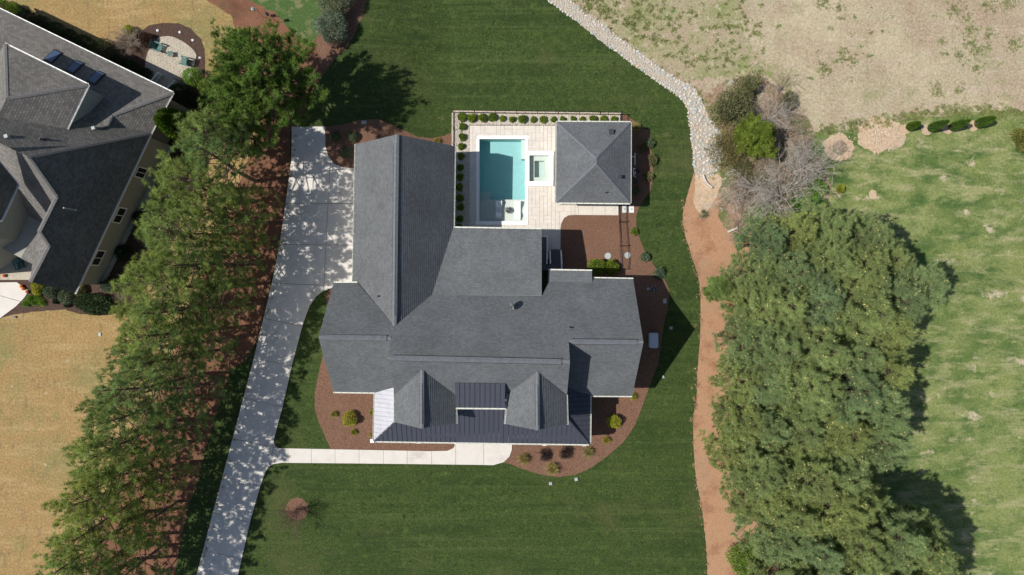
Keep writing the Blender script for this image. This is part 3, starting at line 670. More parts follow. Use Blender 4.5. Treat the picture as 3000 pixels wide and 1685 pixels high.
for q in sorted(rowsg):
    for n_, (x, k, c) in enumerate(sorted(rowsg[q], key=lambda e: e[0])):
        put_tree('pine_tree', GV[rt.randrange(4)], c, rt.uniform(0, 6.3), (k*rt.uniform(1.0,1.2), k*rt.uniform(1.0,1.2), k*rt.uniform(.9,1.08)), f'grove pine, {ORD[n_]} from the left in the {ORD[q]} line of crowns from the top', 'pine tree', 'pines of the grove right of the straw path')
def leafball(name, seed, r, n, leaf, lsize, mat, squash=.85, lump=.25, spike=0.0, core=.45, up=.3):
    rng = np.random.default_rng(seed); d = rng.normal(size=(n, 3)); d /= np.linalg.norm(d, axis=1, keepdims=True)
    d[:, 2] = np.where(d[:, 2] < -.35, -d[:, 2], d[:, 2])
    nb = 14; bd = rng.normal(size=(nb, 3)); bd /= np.linalg.norm(bd, axis=1, keepdims=True)
    lf = 1-lump+lump*2*np.max(np.clip((d @ bd.T-.55)/.45, 0, 1), axis=1)
    rad = r*lf*(core+(1-core)*rng.random(n)**.45)
    C = d*rad[:, None]; C[:, 2] = C[:, 2]*squash+r*squash*.75
    D = d*(.5+spike)+rng.normal(size=(n, 3))*.6+np.array([0, 0, up])
    V, F3 = blades(C, D, lsize*rng.uniform(.7, 1.4, n)*(1+spike), lsize*rng.uniform(.45, .8, n)*(1/(1+2*spike)), rng)
    return np_mesh(name, V, F3, mat)
def stems(r, h, n, seed, mat, rad=.012):
    rng = np.random.default_rng(seed); s_ = []
    for i in range(n):
        a = rng.uniform(0, 6.3); e = np.array([math.cos(a)*r*.5*rng.random(), math.sin(a)*r*.5*rng.random(), h*rng.uniform(.6, .9)]); s_.append(((0, 0, 0), e, rad*1.6, rad))
    V, F3 = tubes(s_, 4); return np_mesh('stems', V, F3, mat)
def twigs(seed, R, h, nmain, mat, depth=3, r0=.03, spread=1.0, bias=(0, 0)):
    rng = np.random.default_rng(seed); segs = []
    def grow(p, d, L, r, k):
        q = p
        for i in range(3):
            d = d+rng.normal(size=3)*.16+np.array([0, 0, .03]); d /= np.linalg.norm(d); e = q+d*L/3
            if e[2] < .05: e[2] = .05
            segs.append((q, e, r*(1-i*.2), r*(1-(i+1)*.2))); q = e
            if k > 0:
                for _ in range(2 if k > 1 else 3):
                    dd = d+rng.normal(size=3)*.55; dd /= np.linalg.norm(dd); grow(q, dd, L*rng.uniform(.4, .65), r*.5, k-1)
    for i in range(nmain):
        a = rng.uniform(0, 6.3); rr_ = rng.uniform(.35, 1)*spread
        d = np.array([math.cos(a)*rr_+bias[0], math.sin(a)*rr_+bias[1], h/R*rng.uniform(.5, 1.2)]); d /= np.linalg.norm(d)
        grow(np.array([rng.normal()*.08, rng.normal()*.08, 0.]), d, math.hypot(R, h)*rng.uniform(.6, .85), r0, depth)
    V, F3 = tubes(segs, 3); return np_mesh('branches', V, F3, mat)
def shrub(name, px, py, parts, label, cat='shrub', group=None, sc_=1.0, rz=None, dz=.04, sxy=None):
    o = thing(name, label, cat, G(px, py, dz), group); o.rotation_euler = (0, 0, rt.uniform(0, 6.3) if rz is None else rz)
    o.scale = sxy if sxy else (sc_,)*3
    for nm, me in parts:
        c = bpy.data.objects.new(nm, me); COL.objects.link(c); c.parent = o
    return o
# gravel-bed bushes
BX = [[('foliage', leafball('foliage', 400+i, .33, 1500, 0, .085, L_box, .85, .28)), ('stems', stems(.3, .5, 6, i, M_bark))] for i in range(4)]
nx = [268,372,482,590,697,797,905,1018,1125,1232,1333,1438,1540,1650,1765,1875]; ny = [165,168,172,170,177,183,183,187,187,185,183,183,185,183,187,187]
for i, (a, b) in enumerate(zip(nx, ny)):
    shrub('boxwood_bush', 1280+a/3.618, 300+b/3.618, BX[i % 4], f'small green bush in the gravel along the top fence, {ORD[i]} from the left', 'bush', 'bushes in the gravel bed', rt.uniform(.74, 1.16) if i not in (10, 11, 12) else .74)
for i, (a, b) in enumerate([(270,262),(270,372),(263,475),(258,577),(253,692),(250,797),(246,903),(248,1017),(250,1115),(245,1235),(243,1325)]):
    shrub('boxwood_bush', 1280+a/3.618, 300+b/3.618, BX[(i+1) % 4], f'small green bush in the gravel beside the garage roof edge, {ORD[i]} below the corner bush', 'bush', 'bushes in the gravel bed', rt.uniform(.84, .98))
# ------------------------------------------------------------------ fences
def fence(name, label, runs, hgt, sp, parent=None):
    o = thing(name, label, 'fence', runs[0][0]); pk = MB().box((0,0,hgt/2), (.018,.018,hgt)); pkm = None; post = None
    pkm = bpy.data.meshes.new('picket'); pkm.from_pydata([tuple(v) for v in pk.v], [], pk.f); pkm.materials.append(M_black)
    pb = MB().box((0,0,(hgt+.1)/2), (.06,.06,hgt+.1)); pb.box((0,0,hgt+.12), (.075,.075,.03)); pm = bpy.data.meshes.new('post'); pm.from_pydata([tuple(v) for v in pb.v], [], pb.f); pm.materials.append(M_black)
    for a, b in runs:
        L = (b-a).length; n = max(1, int(round(L/sp))); npst = max(1, int(round(L/1.98)))
        for i in range(1, n):
            c = bpy.data.objects.new('picket', pkm); c.location = a+(b-a)*i/n-o.location; COL.objects.link(c); c.parent = o
        for i in range(npst+1):
            c = bpy.data.objects.new('post', pm); c.location = a+(b-a)*i/npst-o.location; COL.objects.link(c); c.parent = o
        for z in (.12, hgt-.18, hgt-.02):
            up = Vector((0,0,z)); MB().bar(a+up, b+up, .03, .035).build('rail', M_black, o)
    return o
Z = lambda x, y: G(x, y, .03)
fence('metal_fence', 'black metal picket fence along the top and left of the gravel bed', [(Z(1330,428), Z(1330,331)), (Z(1330,331), Z(1817.5,337.5)), (Z(1817.5,337.5), Z(1817.5,358))], 1.2, .125)
fence('metal_fence', 'black metal picket fence running across the mulch right of the brown bed', [(Z(1813.5,598), Z(1814,650)), (Z(1814,653), Z(1819,790))], 1.2, .125)
# ================================================================== HOUSES
A1 = math.radians(1.0)
EX = Vector((math.cos(A1), -math.sin(A1), 0)); EY = Vector((math.sin(A1), math.cos(A1), 0))   # house axes: right, up the picture
class Plane:
    def __init__(s, p, n): s.p = Vector(p); s.n = Vector(n).normalized(); s.n = s.n if s.n.z > 0 else -s.n
    def ray(s, px, py):
        c = Vector((0, 0, H)); d = P(px, py, 0)-c; return c+d*((s.p-c).dot(s.n)/d.dot(s.n))
    def z(s, x, y): return s.p.z-((x-s.p.x)*s.n.x+(y-s.p.y)*s.n.y)/s.n.z
    def down(s): v = Vector((s.n.x, s.n.y, 0)); v.normalize(); return v
    def slope(s): return math.hypot(s.n.x, s.n.y)/s.n.z
def p3(a, b, c): a, b, c = P(*a), P(*b), P(*c); return Plane(a, (b-a).cross(c-a))
def plv(a, b, d): return Plane(a, (b-a).cross(d))
def psl(a, d, sl): d = Vector(d).normalized(); return Plane(a, Vector((d.x*sl, d.y*sl, 1)))   # through a, falling along d with slope sl
def roof(name, plane, poly, mat, parent, th=.20, trim=None, label=None, row=.20, butt=.028):
    """roof slab whose upper face is laid in real overlapping courses"""
    top = [plane.ray(x, y) for x, y in poly]; mb = MB(); mb.prism(top, th, 1, 1)
    dn = plane.down(); al = Vector((-dn.y, dn.x, 0)); n = plane.n; up = n.cross(al).normalized()
    if up.z < 0: up = -up
    q = [(v.dot(al), v.dot(up)) for v in top]; c0 = plane.p.dot(n)
    uv = [(v.dot(al), v.dot(up)) for v in mb.v]
    k0 = int(math.floor(min(p[1] for p in q)/row)); k1 = int(math.ceil(max(p[1] for p in q)/row))
    def w3(u, v, d): return al*u+up*v+n*(c0+d)
    for k in range(k0, k1):
        c = clip(clip(q, 0, 1, k*row), 0, -1, -(k+1)*row)
        if len(c) < 3: continue
        pts_ = [w3(u, v, .006+butt*((k+1)*row-v)/row) for u, v in c]
        tr = [up_tri(pts_, t) for t in tessellate_polygon([[Vector((u, v, 0)) for u, v in c]])]
        mb.add(pts_, tr, 0); uv += c
        lo_ = [(u, v) for u, v in c if abs(v-k*row) < 1e-5]
        if len(lo_) > 1:
            ua, ub = min(p[0] for p in lo_), max(p[0] for p in lo_); v = k*row
            mb.add([w3(ua, v, 0), w3(ub, v, 0), w3(ub, v, .006+butt), w3(ua, v, .006+butt)], [(0,1,2,3)], 0); uv += [(ua, v)]*4
    o = mesh_obj(name, mb.v, mb.f, [mat, trim or M_white], parent, mb.m, uvs=uv)
    if label: o['label'] = label
    return o
def gutter(a, b, out_dir, parent, mat=None, w_=.115):
    a, b = Vector(a), Vector(b); d = (b-a).normalized(); o_ = Vector(out_dir).normalized(); mb = MB(); dz = Vector((0, 0, -.07))
    c = o_*(w_/2+.005)
    mb.bar(a+c+dz+Vector((0,0,-.05)), b+c+dz+Vector((0,0,-.05)), w_, .02)
    mb.bar(a+o_*(w_)+dz, b+o_*(w_)+dz, .02, .12); mb.bar(a+o_*.012+dz, b+o_*.012+dz, .016, .12)
    L = (b-a).length; n = max(2, int(L/.6))
    for i in range(n+1):
        q = a+(b-a)*min(.999, max(.001, i/n)); mb.bar(q+o_*.01+Vector((0,0,-.015)), q+o_*w_+Vector((0,0,-.015)), .035, .012)
    g = mb.build('gutter', mat or M_cream, parent); return g
def ridgecap(a, b, parent, mat, w_=.30, th=.05, z=.03, name='ridge_cap'):
    a, b = Vector(a)+Vector((0,0,z)), Vector(b)+Vector((0,0,z)); mb = MB()
    n = max(1, int((b-a).length/.3)); d = (b-a)/n
    sx = d.normalized().cross(Vector((0,0,1))).normalized()
    for i in range(n):
        p, q = a+d*i, a+d*(i+1.03); k = .012
        v = [p-sx*w_/2-Vector((0,0,.42*w_/2)), p+Vector((0,0,0)), p+sx*w_/2-Vector((0,0,.42*w_/2)), q-sx*w_/2-Vector((0,0,.42*w_/2-k)), q+Vector((0,0,k)), q+sx*w_/2-Vector((0,0,.42*w_/2-k))]
        v += [u-Vector((0,0,th)) for u in v]
        mb.add(v, [(0,1,4,3),(1,2,5,4),(6,9,10,7),(7,10,11,8),(0,3,9,6),(2,8,11,5),(0,6,7,1),(1,7,8,2),(3,4,10,9),(4,5,11,10)])
    return mb.build(name, mat, parent)
def vent_strip(a, b, parent, w_=.40):       # raised ridge vent with crisp dark edges
    a, b = Vector(a), Vector(b); mb = MB(); d = (b-a).normalized(); L = (b-a).length; n = int(L/1.2)
    sx = d.cross(Vector((0,0,1))).normalized()
    for i in range(n):
        p, q = a+d*(L*i/n), a+d*(L*(i+1)/n-.006)
        for sg in (-1, 1):
            v = [p+Vector((0,0,.09)), q+Vector((0,0,.09)), q+sx*sg*w_/2+Vector((0,0,-.06)), p+sx*sg*w_/2+Vector((0,0,-.06))]; v += [u-Vector((0,0,.05)) for u in v]
            f = [(0,1,2,3),(7,6,5,4),(0,4,5,1),(1,5,6,2),(2,6,7,3),(3,7,4,0)]
            if sg == 1: f = [tuple(reversed(t)) for t in f]
            mb.add(v, f)
    o = mb.build('ridge_vent', M_ridge, parent)
    mb = MB()
    for sg in (-1, 1): mb.bar(a+sx*sg*(w_/2+.02)+Vector((0,0,-.13)), b+sx*sg*(w_/2+.02)+Vector((0,0,-.13)), .035, .10)
    mb.build('vent_gap', M_black, parent); return o
def body(outline, planes, zb, mat, parent, name='wall', drop=.22):
    top = []
    for (x, y) in outline: top.append(Vector((x, y, min(p.z(x, y) for p in planes)-drop)))
    mb = MB(); mb.prism(top, lambda p: Vector((p.x, p.y, zb))); return mb.build(name, mat, parent)
def inset_pts(pts, d):      # plan inset towards the centroid, by a distance on each axis of the house
    cx = sum(p.x for p in pts)/len(pts); cy = sum(p.y for p in pts)/len(pts); out = []
    for p in pts:
        u = Vector((p.x-cx, p.y-cy, 0)); a, b = u.dot(EX), u.dot(EY)
        a -= math.copysign(min(d, abs(a)), a) if abs(a) > .8 else 0; b -= math.copysign(min(d, abs(b)), b) if abs(b) > .8 else 0
        q = Vector((cx, cy, 0))+EX*a+EY*b; out.append((q.x, q.y))
    return out
def window(parent, c, normal, w_, h_, name='window', frame=None, cross=True, glass=None):
    n = Vector(normal).normalized(); al = Vector((-n.y, n.x, 0)); R = Matrix((al, n, Vector((0,0,1)))).transposed()
    c = Vector(c); mb = MB(); t = .09
    for dx, dz, a, b in ((0, h_/2, w_+t, t), (0, -h_/2, w_+t, t), (-w_/2, 0, t, h_-t), (w_/2, 0, t, h_-t)):
        mb.box(c+al*dx+Vector((0,0,dz)), (a, .10, b), R=R)
    if cross: mb.box(c, (.05, .08, h_-t), R=R)
    f = mb.build(name, frame or M_white, parent)
    p = MB().box(c-n*.012, (w_-.02, .04, h_-.02), R=R).build('pane', glass or M_glass); p.parent = f; p.matrix_parent_inverse = Matrix.Identity(4)
    return f
house = thing('main_house', 'large grey shingled house with white gutters and dark metal front porch roof in the middle', 'house', P(1400,1000,0))
hg = 8.4
GW = p3((1163,394,hg),(1155,955,hg),(1042.6,423,4.25)); GE = p3((1163,394,hg),(1155,955,hg),(1331.6,428,4.25))
hv = GE.ray(1265,864).z
MN = plv(P(1265,864,hv), P(1155,955,hg), EX); slN = MN.slope()
BR = plv(P(1328,667.5,4.3), P(1265,864,hv), EX)
rp = MN.ray(1403,1054); MS = psl(rp, -EY, slN)
Rr = MN.ray(1776,1002); RS = psl(Rr, -EY, slN)
Lr = MN.ray(1040,989.5); LS = psl(Lr, -EY, slN)
print('heights hv', hv, 'main ridge', rp.z, 'R ridge', Rr.z, 'R eave', RS.ray(1852,1160).z, 'N eave', MN.ray(1855,818).z, 'L ridge', Lr.z, 'L eave S', LS.ray(977,1148).z, 'MS low', MS.ray(1661,1157).z, 'B e', BR.ray(1587,672).z)
roof('roof', GW, [(1163,394),(1155.5,957),(1048,829),(1035,826),(1042.6,423)], M_sh, house)
roof('roof', GE, [(1163,394),(1331.6,428),(1327.8,667.5),(1265,864),(1155.5,957)], M_sh, house)
roof('roof', BR, [(1328,667.5),(1587,672),(1587,866),(1265,864)], M_sh, house)
roof('roof', MN, [(1265,863.5),(1587,863.5),(1587,869),(1606,826),(1735,828),(1738,815.5),(1855,818),(1885,1003),(1666,1000),(1670,1060),(1137,1048.5),(1146,991),(1155.5,957)], M_sh, house)
roof('roof', MN, [(1048,829),(1155.5,957),(1146,991),(933,988),(978,829)], M_sh, house)
BP = psl(MN.ray(1670,828), EY, .33)
roof('roof', BP, [(1606,792),(1734,794),(1735,828.5),(1606,826.5)], M_sh, house)
roof('roof', LS, [(933,988),(1150,991),(1155,1110),(1154,1137),(1098,1150),(977,1148)], M_sh, house)
roof('roof', RS, [(1660,1000),(1885,1003),(1852,1160),(1729,1159),(1722,1154),(1655,1139)], M_sh, house)
roof('roof', MS, [(1137,1048.5),(1670,1060),(1661,1157),(1660,1172),(1154,1168),(1153,1138)], M_sh, house)
# front gables
for (rx, ry, fx, fy, wt, wb, et, eb) in ((1237,1083,1236,1256,(1157,1154),(1157,1237),(1334,1159),(1336,1240)), (1575,1088,1575,1261,(1489,1154),(1480.7,1242),(1659,1158),(1661,1243.5))):
    r0 = MS.ray(rx, ry); W_ = plv(r0, P(wb[0], wb[1], MS.ray(*wt).z), EY); E_ = plv(r0, P(eb[0], eb[1], MS.ray(*et).z), EY)
    roof('gable_roof', W_, [(rx, ry), (fx, fy), wb, wt], M_sh, house); roof('gable_roof', E_, [(rx, ry), et, eb, (fx, fy)], M_sh, house)
    pk = W_.ray(fx, fy); a, b = W_.ray(*wb), E_.ray(*eb); b0, a0 = E_.ray(*et), W_.ray(*wt)
    ins = [a+EX*.35+EY*.35, pk+EY*.35, b-EX*.35+EY*.35, b0-EX*.35-EY*.0, a0+EX*.35]
    body([(q.x, q.y) for q in ins], [W_, E_], 3.2, M_siding, house)
    window(house, pk+EY*.33+Vector((0,0,-2.2)), -EY, 1.2, 1.3)
    ridgecap(r0-EY*.05, pk+EY*.02, house, M_ridge, .30, z=.05)
    vent_strip(r0-EY*1.1+Vector((0,0,.03)), pk+EY*.4+Vector((0,0,.03)), house, .34)
    gutter(a, a0, -EX, house); gutter(b0, b, EX, house)
for (pl, poly, z_) in ():
    pass
# walls under the wings
def mid(a, b): return (Vector(a)+Vector(b))/2
g1, g2, g3, g4 = GW.ray(1042.6,423), GW.ray(1163,394), GE.ray(1331.6,428), GE.ray(1327.8,667.5); g5 = GW.ray(1035,826); g6 = GW.ray(1155,900)
body(inset_pts([g1, g2, g3, Vector((g4.x, g6.y, 0)), g6, Vector((g5.x, g6.y, 0))], .42), [GW, GE], -2.2, M_siding, house)
r1, r2, r3, r4, r5 = MN.ray(1855,818), MN.ray(1885,1003), RS.ray(1852,1160), RS.ray(1700,1160), MN.ray(1745,818)
body(inset_pts([r1, r2, r3, r4, Rr*1.0-EX*2.4, r5], .42), [MN, RS], -2.0, M_siding, house)
l1, l2, l3, l4, l5 = MN.ray(978,829), MN.ray(933,988), LS.ray(977,1148), LS.ray(1130,1150), MN.ray(1100,829)
body(inset_pts([l1, l2, l3, l4, Vector((l4.x, l2.y, 0)), l5], .42), [MN, LS], -.2, M_siding, house)
m1, m2, m3, m4 = MN.ray(1150,1000), MN.ray(1666,1000), MS.ray(1661,1157), MS.ray(1153,1150)
ma, mb_ = MN.ray(1670,1060), MN.ray(1137,1048.5)
body(inset_pts([Vector((mb_.x, MN.ray(1150,900).y, 0)), mb_, m4, m3, ma, Vector((ma.x, MN.ray(1500,872).y, 0))], .42), [MN, MS], -1.8, M_siding, house)
b1, b2, b3, b4 = BR.ray(1325,668), BR.ray(1587,672), BR.ray(1587,866), BR.ray(1265,864)
body(inset_pts([b1, b2, b3, Vector((b1.x, b3.y, 0))], .40), [BR], -1.8, M_siding, house)
c1, c2, c3, c4 = BP.ray(1606,792), BP.ray(1734,794), BP.ray(1735,828), BP.ray(1606,826)
body(inset_pts([c1, c2, c3-EY*.4, c4-EY*.4], .30), [BP, MN], -1.8, M_siding, house)
# eaves
gutter(GW.ray(1042.6,423), GW.ray(1035,826), -EX, house); gutter(GE.ray(1331.6,428), GE.ray(1328,667), EX, house)
gutter(BR.ray(1330,667.5), BR.ray(1586,672), EY, house); gutter(BP.ray(1607,792), BP.ray(1734,794), EY, house)
gutter(MN.ray(1738.5,815.8), MN.ray(1855,818), EY, house); gutter(MN.ray(978,829), MN.ray(1046,829), EY, house)
gutter(LS.ray(977,1148), LS.ray(1097,1150), -EY, house); gutter(RS.ray(1730,1159), RS.ray(1852,1160), -EY, house)
# ridges
ridgecap(GW.ray(1163,394), GW.ray(1155.5,955), house, M_ridge, .36)
vent_strip(GW.ray(1161,420)+Vector((0,0,.02)), GW.ray(1155.5,925)+Vector((0,0,.02)), house, .42)
for a, b, va_, vb_, pl in (((1138,1049),(1669,1060),(1152,1049),(1645,1060),MN), ((934,988),(1145,991),(950,988.5),(1133,991),MN), ((1668,1000),(1884,1003),(1678,1001),(1868,1003),MN)):
    ridgecap(pl.ray(*a), pl.ray(*b), house, M_ridge, .26); vent_strip(pl.ray(*va_)+Vector((0,0,.02)), pl.ray(*vb_)+Vector((0,0,.02)), house, .42)
# metal roofs
def seam_roof(plane, poly, along, mat, parent, sp=.44, label=None):
    top = [plane.ray(x, y) for x, y in poly]; al = Vector(along).normalized()
    pr = Vector((al.y, -al.x, 0))
    q = [(v.dot(pr), v.dot(al)) for v in top]
    if area2(q) < 0: q = q[::-1]
    lo, hi = min(p[0] for p in q), max(p[0] for p in q); n = max(1, int(round((hi-lo)/sp)))
    for i in range(n):
        c = clip_rect(q, lo+(hi-lo)*i/n+.004, -1e5, lo+(hi-lo)*(i+1)/n-.004, 1e5)
        if len(c) < 3 or abs(area2(c)) < .02: continue
        def w3(p, dz=0):
            X = pr*p[0]+al*p[1]; return Vector((X.x, X.y, plane.z(X.x, X.y)+dz))
        mb = MB(); mb.prism([w3(p) for p in c], .05)
        xr = lo+(hi-lo)*(i+1)/n-.022
        r_ = clip_rect(c, xr-.032, -1e5, xr, 1e5)
        if len(r_) > 2: mb.prism([w3(p, .055) for p in r_], .05)
        o = mb.build('roof_panel', mat, parent)
        if label: o['label'] = label
ZP = 4.0
PS = p3((1095.5,1293,ZP),(1727.8,1302,ZP),(1155,1239,5.0)); PW = p3((1095.5,1293,ZP),(1098,1150,ZP),(1155,1239,5.0)); PE = p3((1727.8,1302,ZP),(1729.5,1159,ZP),(1663,1229,5.0))
seam_roof(PS, [(1095.5,1293),(1727.8,1302),(1663,1229),(1650,1200),(1500,1185),(1300,1185),(1165,1210),(1155,1239)], EY, M_metal, house)
seam_roof(PW, [(1095.5,1293),(1155,1239),(1160,1136),(1152,1136),(1098,1150)], EX, M_metal_sunlit, house, .40, 'metal panel coloured silvery with painted-in sunlight')
seam_roof(PE, [(1727.8,1302),(1729.5,1159),(1722,1152),(1655,1139),(1655,1229)], EX, M_metal, house)
ridgecap(PS.ray(1096,1293), PS.ray(1156,1238), house, M_metal, .2, .03, .04, 'hip_cap'); ridgecap(PS.ray(1727.5,1302), PS.ray(1662,1228.5), house, M_metal, .2, .03, .04, 'hip_cap')
DSp = p3((1332,1122,MS.ray(1332,1121).z+.12),(1480.7,1124,MS.ray(1480,1123).z+.12),(1408,1196,8.1))
seam_roof(DSp, [(1332,1122),(1480.7,1124),(1479.7,1196),(1336,1194.6)], EY, M_metal, house)
da, db = DSp.ray(1336,1194.6), DSp.ray(1479.7,1196)
gutter(da, db, -EY, house); gutter(P(1158,1238,5.2)*1, P(1158,1239,5.2)*1, EX, house) if False else None
dt = [DSp.ray(1334,1135), DSp.ray(1479,1137), db, da]
body(inset_pts(dt, .2), [DSp], 4.5, M_siding, house, drop=.06)
window(house, (da+db)/2+EY*.19+Vector((0,0,-.9)), -EY, 2.4, .9)
gutter(PS.ray(1099,1293), PS.ray(1726,1302), -EY, house); gutter(PW.ray(1095.5,1292), PW.ray(1098,1152), -EX, house); gutter(PE.ray(1727.8,1300), PE.ray(1729.5,1161), EX, house)
pf = [(1120,1165),(1708,1170),(1708,1288),(1120,1280)]
slab('porch_floor', pf, .3, .34, M_walk, house)
for x, y in ((1112,1268),(1240,1270),(1345,1272),(1475,1274),(1590,1276),(1700,1277)):
    a = P(x, y, .3); mb = MB(); mb.box((a.x, a.y, 2.05), (.24,.24,3.5)); mb.box((a.x, a.y, .42), (.34,.34,.24)); mb.box((a.x, a.y, 3.72), (.34,.34,.2)); mb.build('column', M_white, house)
f0 = P(1156,1170,0); 
body([(P(1170,1180,0).x, P(1170,1180,0).y), (P(1170,1125,0).x, P(1170,1125,0).y), (P(1645,1128,0).x, P(1645,1128,0).y), (P(1645,1188,0).x, P(1645,1188,0).y)], [Plane((0,0,4.6),(0,0,1))], 0, M_siding, house)
window(house, P(1290,1184,0)+Vector((0,0,1.8)), -EY, 1.2, 1.6); window(house, P(1540,1187,0)+Vector((0,0,1.8)), -EY, 1.2, 1.6)
# garage doors and side windows
gx = inset_pts([g1, g2, g3, g4, g6, g5], .42)[0][0]
for k, yy in enumerate((480, 580, 690)):
    c = P(1060, yy, 0); c.x = gx-.02-.004*(yy-423)*0; c.x -= .008*(yy-423)*S*1.7; c.z = 1.25
    n = -EX; al = EY; R = Matrix((al, n, Vector((0,0,1)))).transposed(); mb = MB()
    for j in range(4): mb.box(c+Vector((0,0,-1.05+j*.62)), (2.6, .10, .60), R=R)
    mb.build('garage_door', M_white, house)
cR = inset_pts([r1, r2, r3, r4, Rr, r5], .42)
for yy in (880, 960, 1050): 
    t = P(1850, yy, 0); window(house, Vector((max(q[0] for q in cR)+.02, t.y*.92, 1.9)), EX, 1.1, 1.5)
# roof fittings
def pipe(parent, plane, px, py, r=.06, h=.45, name='vent_pipe', mat=None, base=True):
    p = plane.ray(px, py); mb = MB(); mb.tube(p-Vector((0,0,.1)), p+Vector((0,0,h)), r, r, 10); 
    if base: mb.tube(p-Vector((0,0,.05)), p+Vector((0,0,.08)), r*2.4, r*1.3, 10)
    return mb.build(name, mat or M_dkgrey, parent)
pipe(house, GW, 1109, 868); pipe(house, MN, 1671, 960, .06, .4); pipe(house, DSp, 1000, 1000, .01, .01) if False else None
dish = thing('satellite_dish', 'grey satellite dish on a bent arm standing on the middle roof slope', 'satellite dish', MN.ray(1503,894))
mb = MB(); p = dish.location.copy(); mb.tube(p-Vector((0,0,.1)), p+Vector((0,0,.55)), .03, .03, 8); mb.tube(p+Vector((0,0,.5)), p+Vector((-.18,-.15,.72)), .025, .025, 8); mb.build('mast', M_dkgrey, dish)
n = Vector((-.85,-.5,.32)).normalized(); u = n.orthogonal().normalized(); q = n.cross(u); c = p+Vector((-.02,0,.75)); v = []; f = []
for r_ in range(4):
    for k in range(16): a = k*PI/8; v.append(c+(u*math.cos(a)*.40+q*math.sin(a)*.34)*(r_/3)+n*(.10*(r_/3)**2))
for r_ in range(3):
    for k in range(16): f.append((r_*16+k, r_*16+(k+1) % 16, (r_+1)*16+(k+1) % 16, (r_+1)*16+k))
n0 = len(v); v += [w_-n*.015 for w_ in v]; f += [tuple(i+n0 for i in reversed(t)) for t in f]
MB().add(v, f).build('reflector', plain('dish_grey', (.17,.175,.18), .5), dish)
mb = MB(); mb.bar(c-n*.02-u*.3, c+n*.42, .03, .03); mb.box(c+n*.42, (.08,.12,.08)); mb.build('feed_arm', M_dkgrey, dish)
# back stair
st = thing('back_stairs', 'grey stairs and landing with white railings between the roofs and the patio', 'stairs', P(1620,760,-1.2))
lz = -.35
for k in range(6):
    yy = 772-k*6.8; zz = lz-.0-(k+1)*.17; a = P(1611,yy,zz); b = P(1642,yy-6.8,zz); mb = MB(); mb.box(((a.x+b.x)/2, (a.y+b.y)/2, zz-.09), (b.x-a.x, abs(b.y-a.y)+.03, .18)); mb.build('tread', M_comp, st)
bx(MB(), 1587, 773, 1645, 792, lz-.2, lz).build('landing', M_comp, st); bx(MB(), 1586, 694, 1603, 772, lz-.12, lz+.0).build('deck_board', M_comp, st)
def rail(pts_, hh=.95, par=st, posts=True):
    mb = MB()
    for a, b in zip(pts_[:-1], pts_[1:]):
        for z in (hh, .12): mb.bar(a+Vector((0,0,z)), b+Vector((0,0,z)), .10 if z > .5 else .05, .06)
        L = (b-a).length; n = max(2, int(L/.16))
        for i in range(n): q = a+(b-a)*i/n; mb.box(q+Vector((0,0,hh/2)), (.03,.03,hh))
    for a in pts_: mb.box(a+Vector((0,0,hh/2)), (.12,.12,hh+.12))
    mb.build('railing', M_white, par)
rail([P(1588,694,lz), P(1602,694,lz), P(1602,733,lz), P(1601,772,lz)]); rail([P(1611,772,lz), P(1610,736,lz-1.0)]); rail([P(1644,791,lz), P(1644,772,lz), P(1642,736,lz-1.0)])
# ------------------------------------------------------------------ pool house
ph = thing('pool_house', 'square grey pool house with hipped roof beside the pool', 'pool house', P(1740,475,ZT))
ze = 1.75; za = 3.85; cs = [(1631,357.5),(1847,358.6),(1846,595),(1629,593)]; t1, t2 = (1747,463), (1747,480)
H1 = p3((*cs[0],ze),(*cs[1],ze),(*t1,za)); H2 = p3((*cs[1],ze),(*cs[2],ze),(*t1,za)); H3 = p3((*cs[2],ze),(*cs[3],ze),(*t2,za)); H4 = p3((*cs[3],ze),(*cs[0],ze),(*t2,za))
roof('roof', H1, [cs[0], cs[1], t1], M_sh, ph); roof('roof', H2, [cs[1], cs[2], t2, t1], M_sh, ph); roof('roof', H3, [cs[2], cs[3], t2], M_sh, ph); roof('roof', H4, [cs[3], cs[0], t1, t2], M_sh, ph)
cw = [P(*c, ze) for c in cs]; tw = [P(*t1, za), P(*t2, za)]
for a, b in ((cw[0], tw[0]), (cw[1], tw[0]), (cw[2], tw[1]), (cw[3], tw[1])): ridgecap(a+(b-a)*.01, b, ph, M_ridge, .26, z=.05)
for i, d in enumerate((EY, EX, -EY, -EX)): gutter(cw[i], cw[(i+1) % 4], d, ph)
body(inset_pts(cw, .45), [Plane((0,0,ze-.1),(0,0,1))], ZT, M_siding, ph, drop=0)
ipx = inset_pts(cw, .45)
window(ph, Vector((ipx[0][0]-.02, (ipx[0][1]+ipx[3][1])/2, ZT+1.4)), -EX, 3.2, 2.2); window(ph, Vector(((ipx[2][0]+ipx[3][0])/2, ipx[2][1]-.02, ZT+1.4)), -EY, 1.0, 2.1, 'door')
for (x, y, s_) in ((1790,387.6,.40),(1815,518,.27)):
    pl = H1 if y < 450 else H2; p = pl.ray(x, y); mb = MB(); mb.box(p+Vector((0,0,.1)), (s_, s_*1.15, .32)); mb.box(p+Vector((0,0,.27)), (s_*1.1, s_*1.25, .04)); mb.build('roof_vent', M_dkgrey, ph)
pipe(ph, H3, 1776, 564, .05, .35)
eq = thing('pool_equipment', 'white pool pipes and pump in the shaded mulch right of the pool house', 'pool equipment', G(1862,480))
mb = MB(); pp = lambda x, y, z: G(x, y, z)
mb.tube(pp(1860.5,450,.45), pp(1860,484,.45), .05, .05, 8); mb.tube(pp(1850,459.5,.5), pp(1860,459.5,.5), .05, .05, 8); mb.tube(pp(1860.5,450,0), pp(1860.5,450,.5), .05, .05, 8)
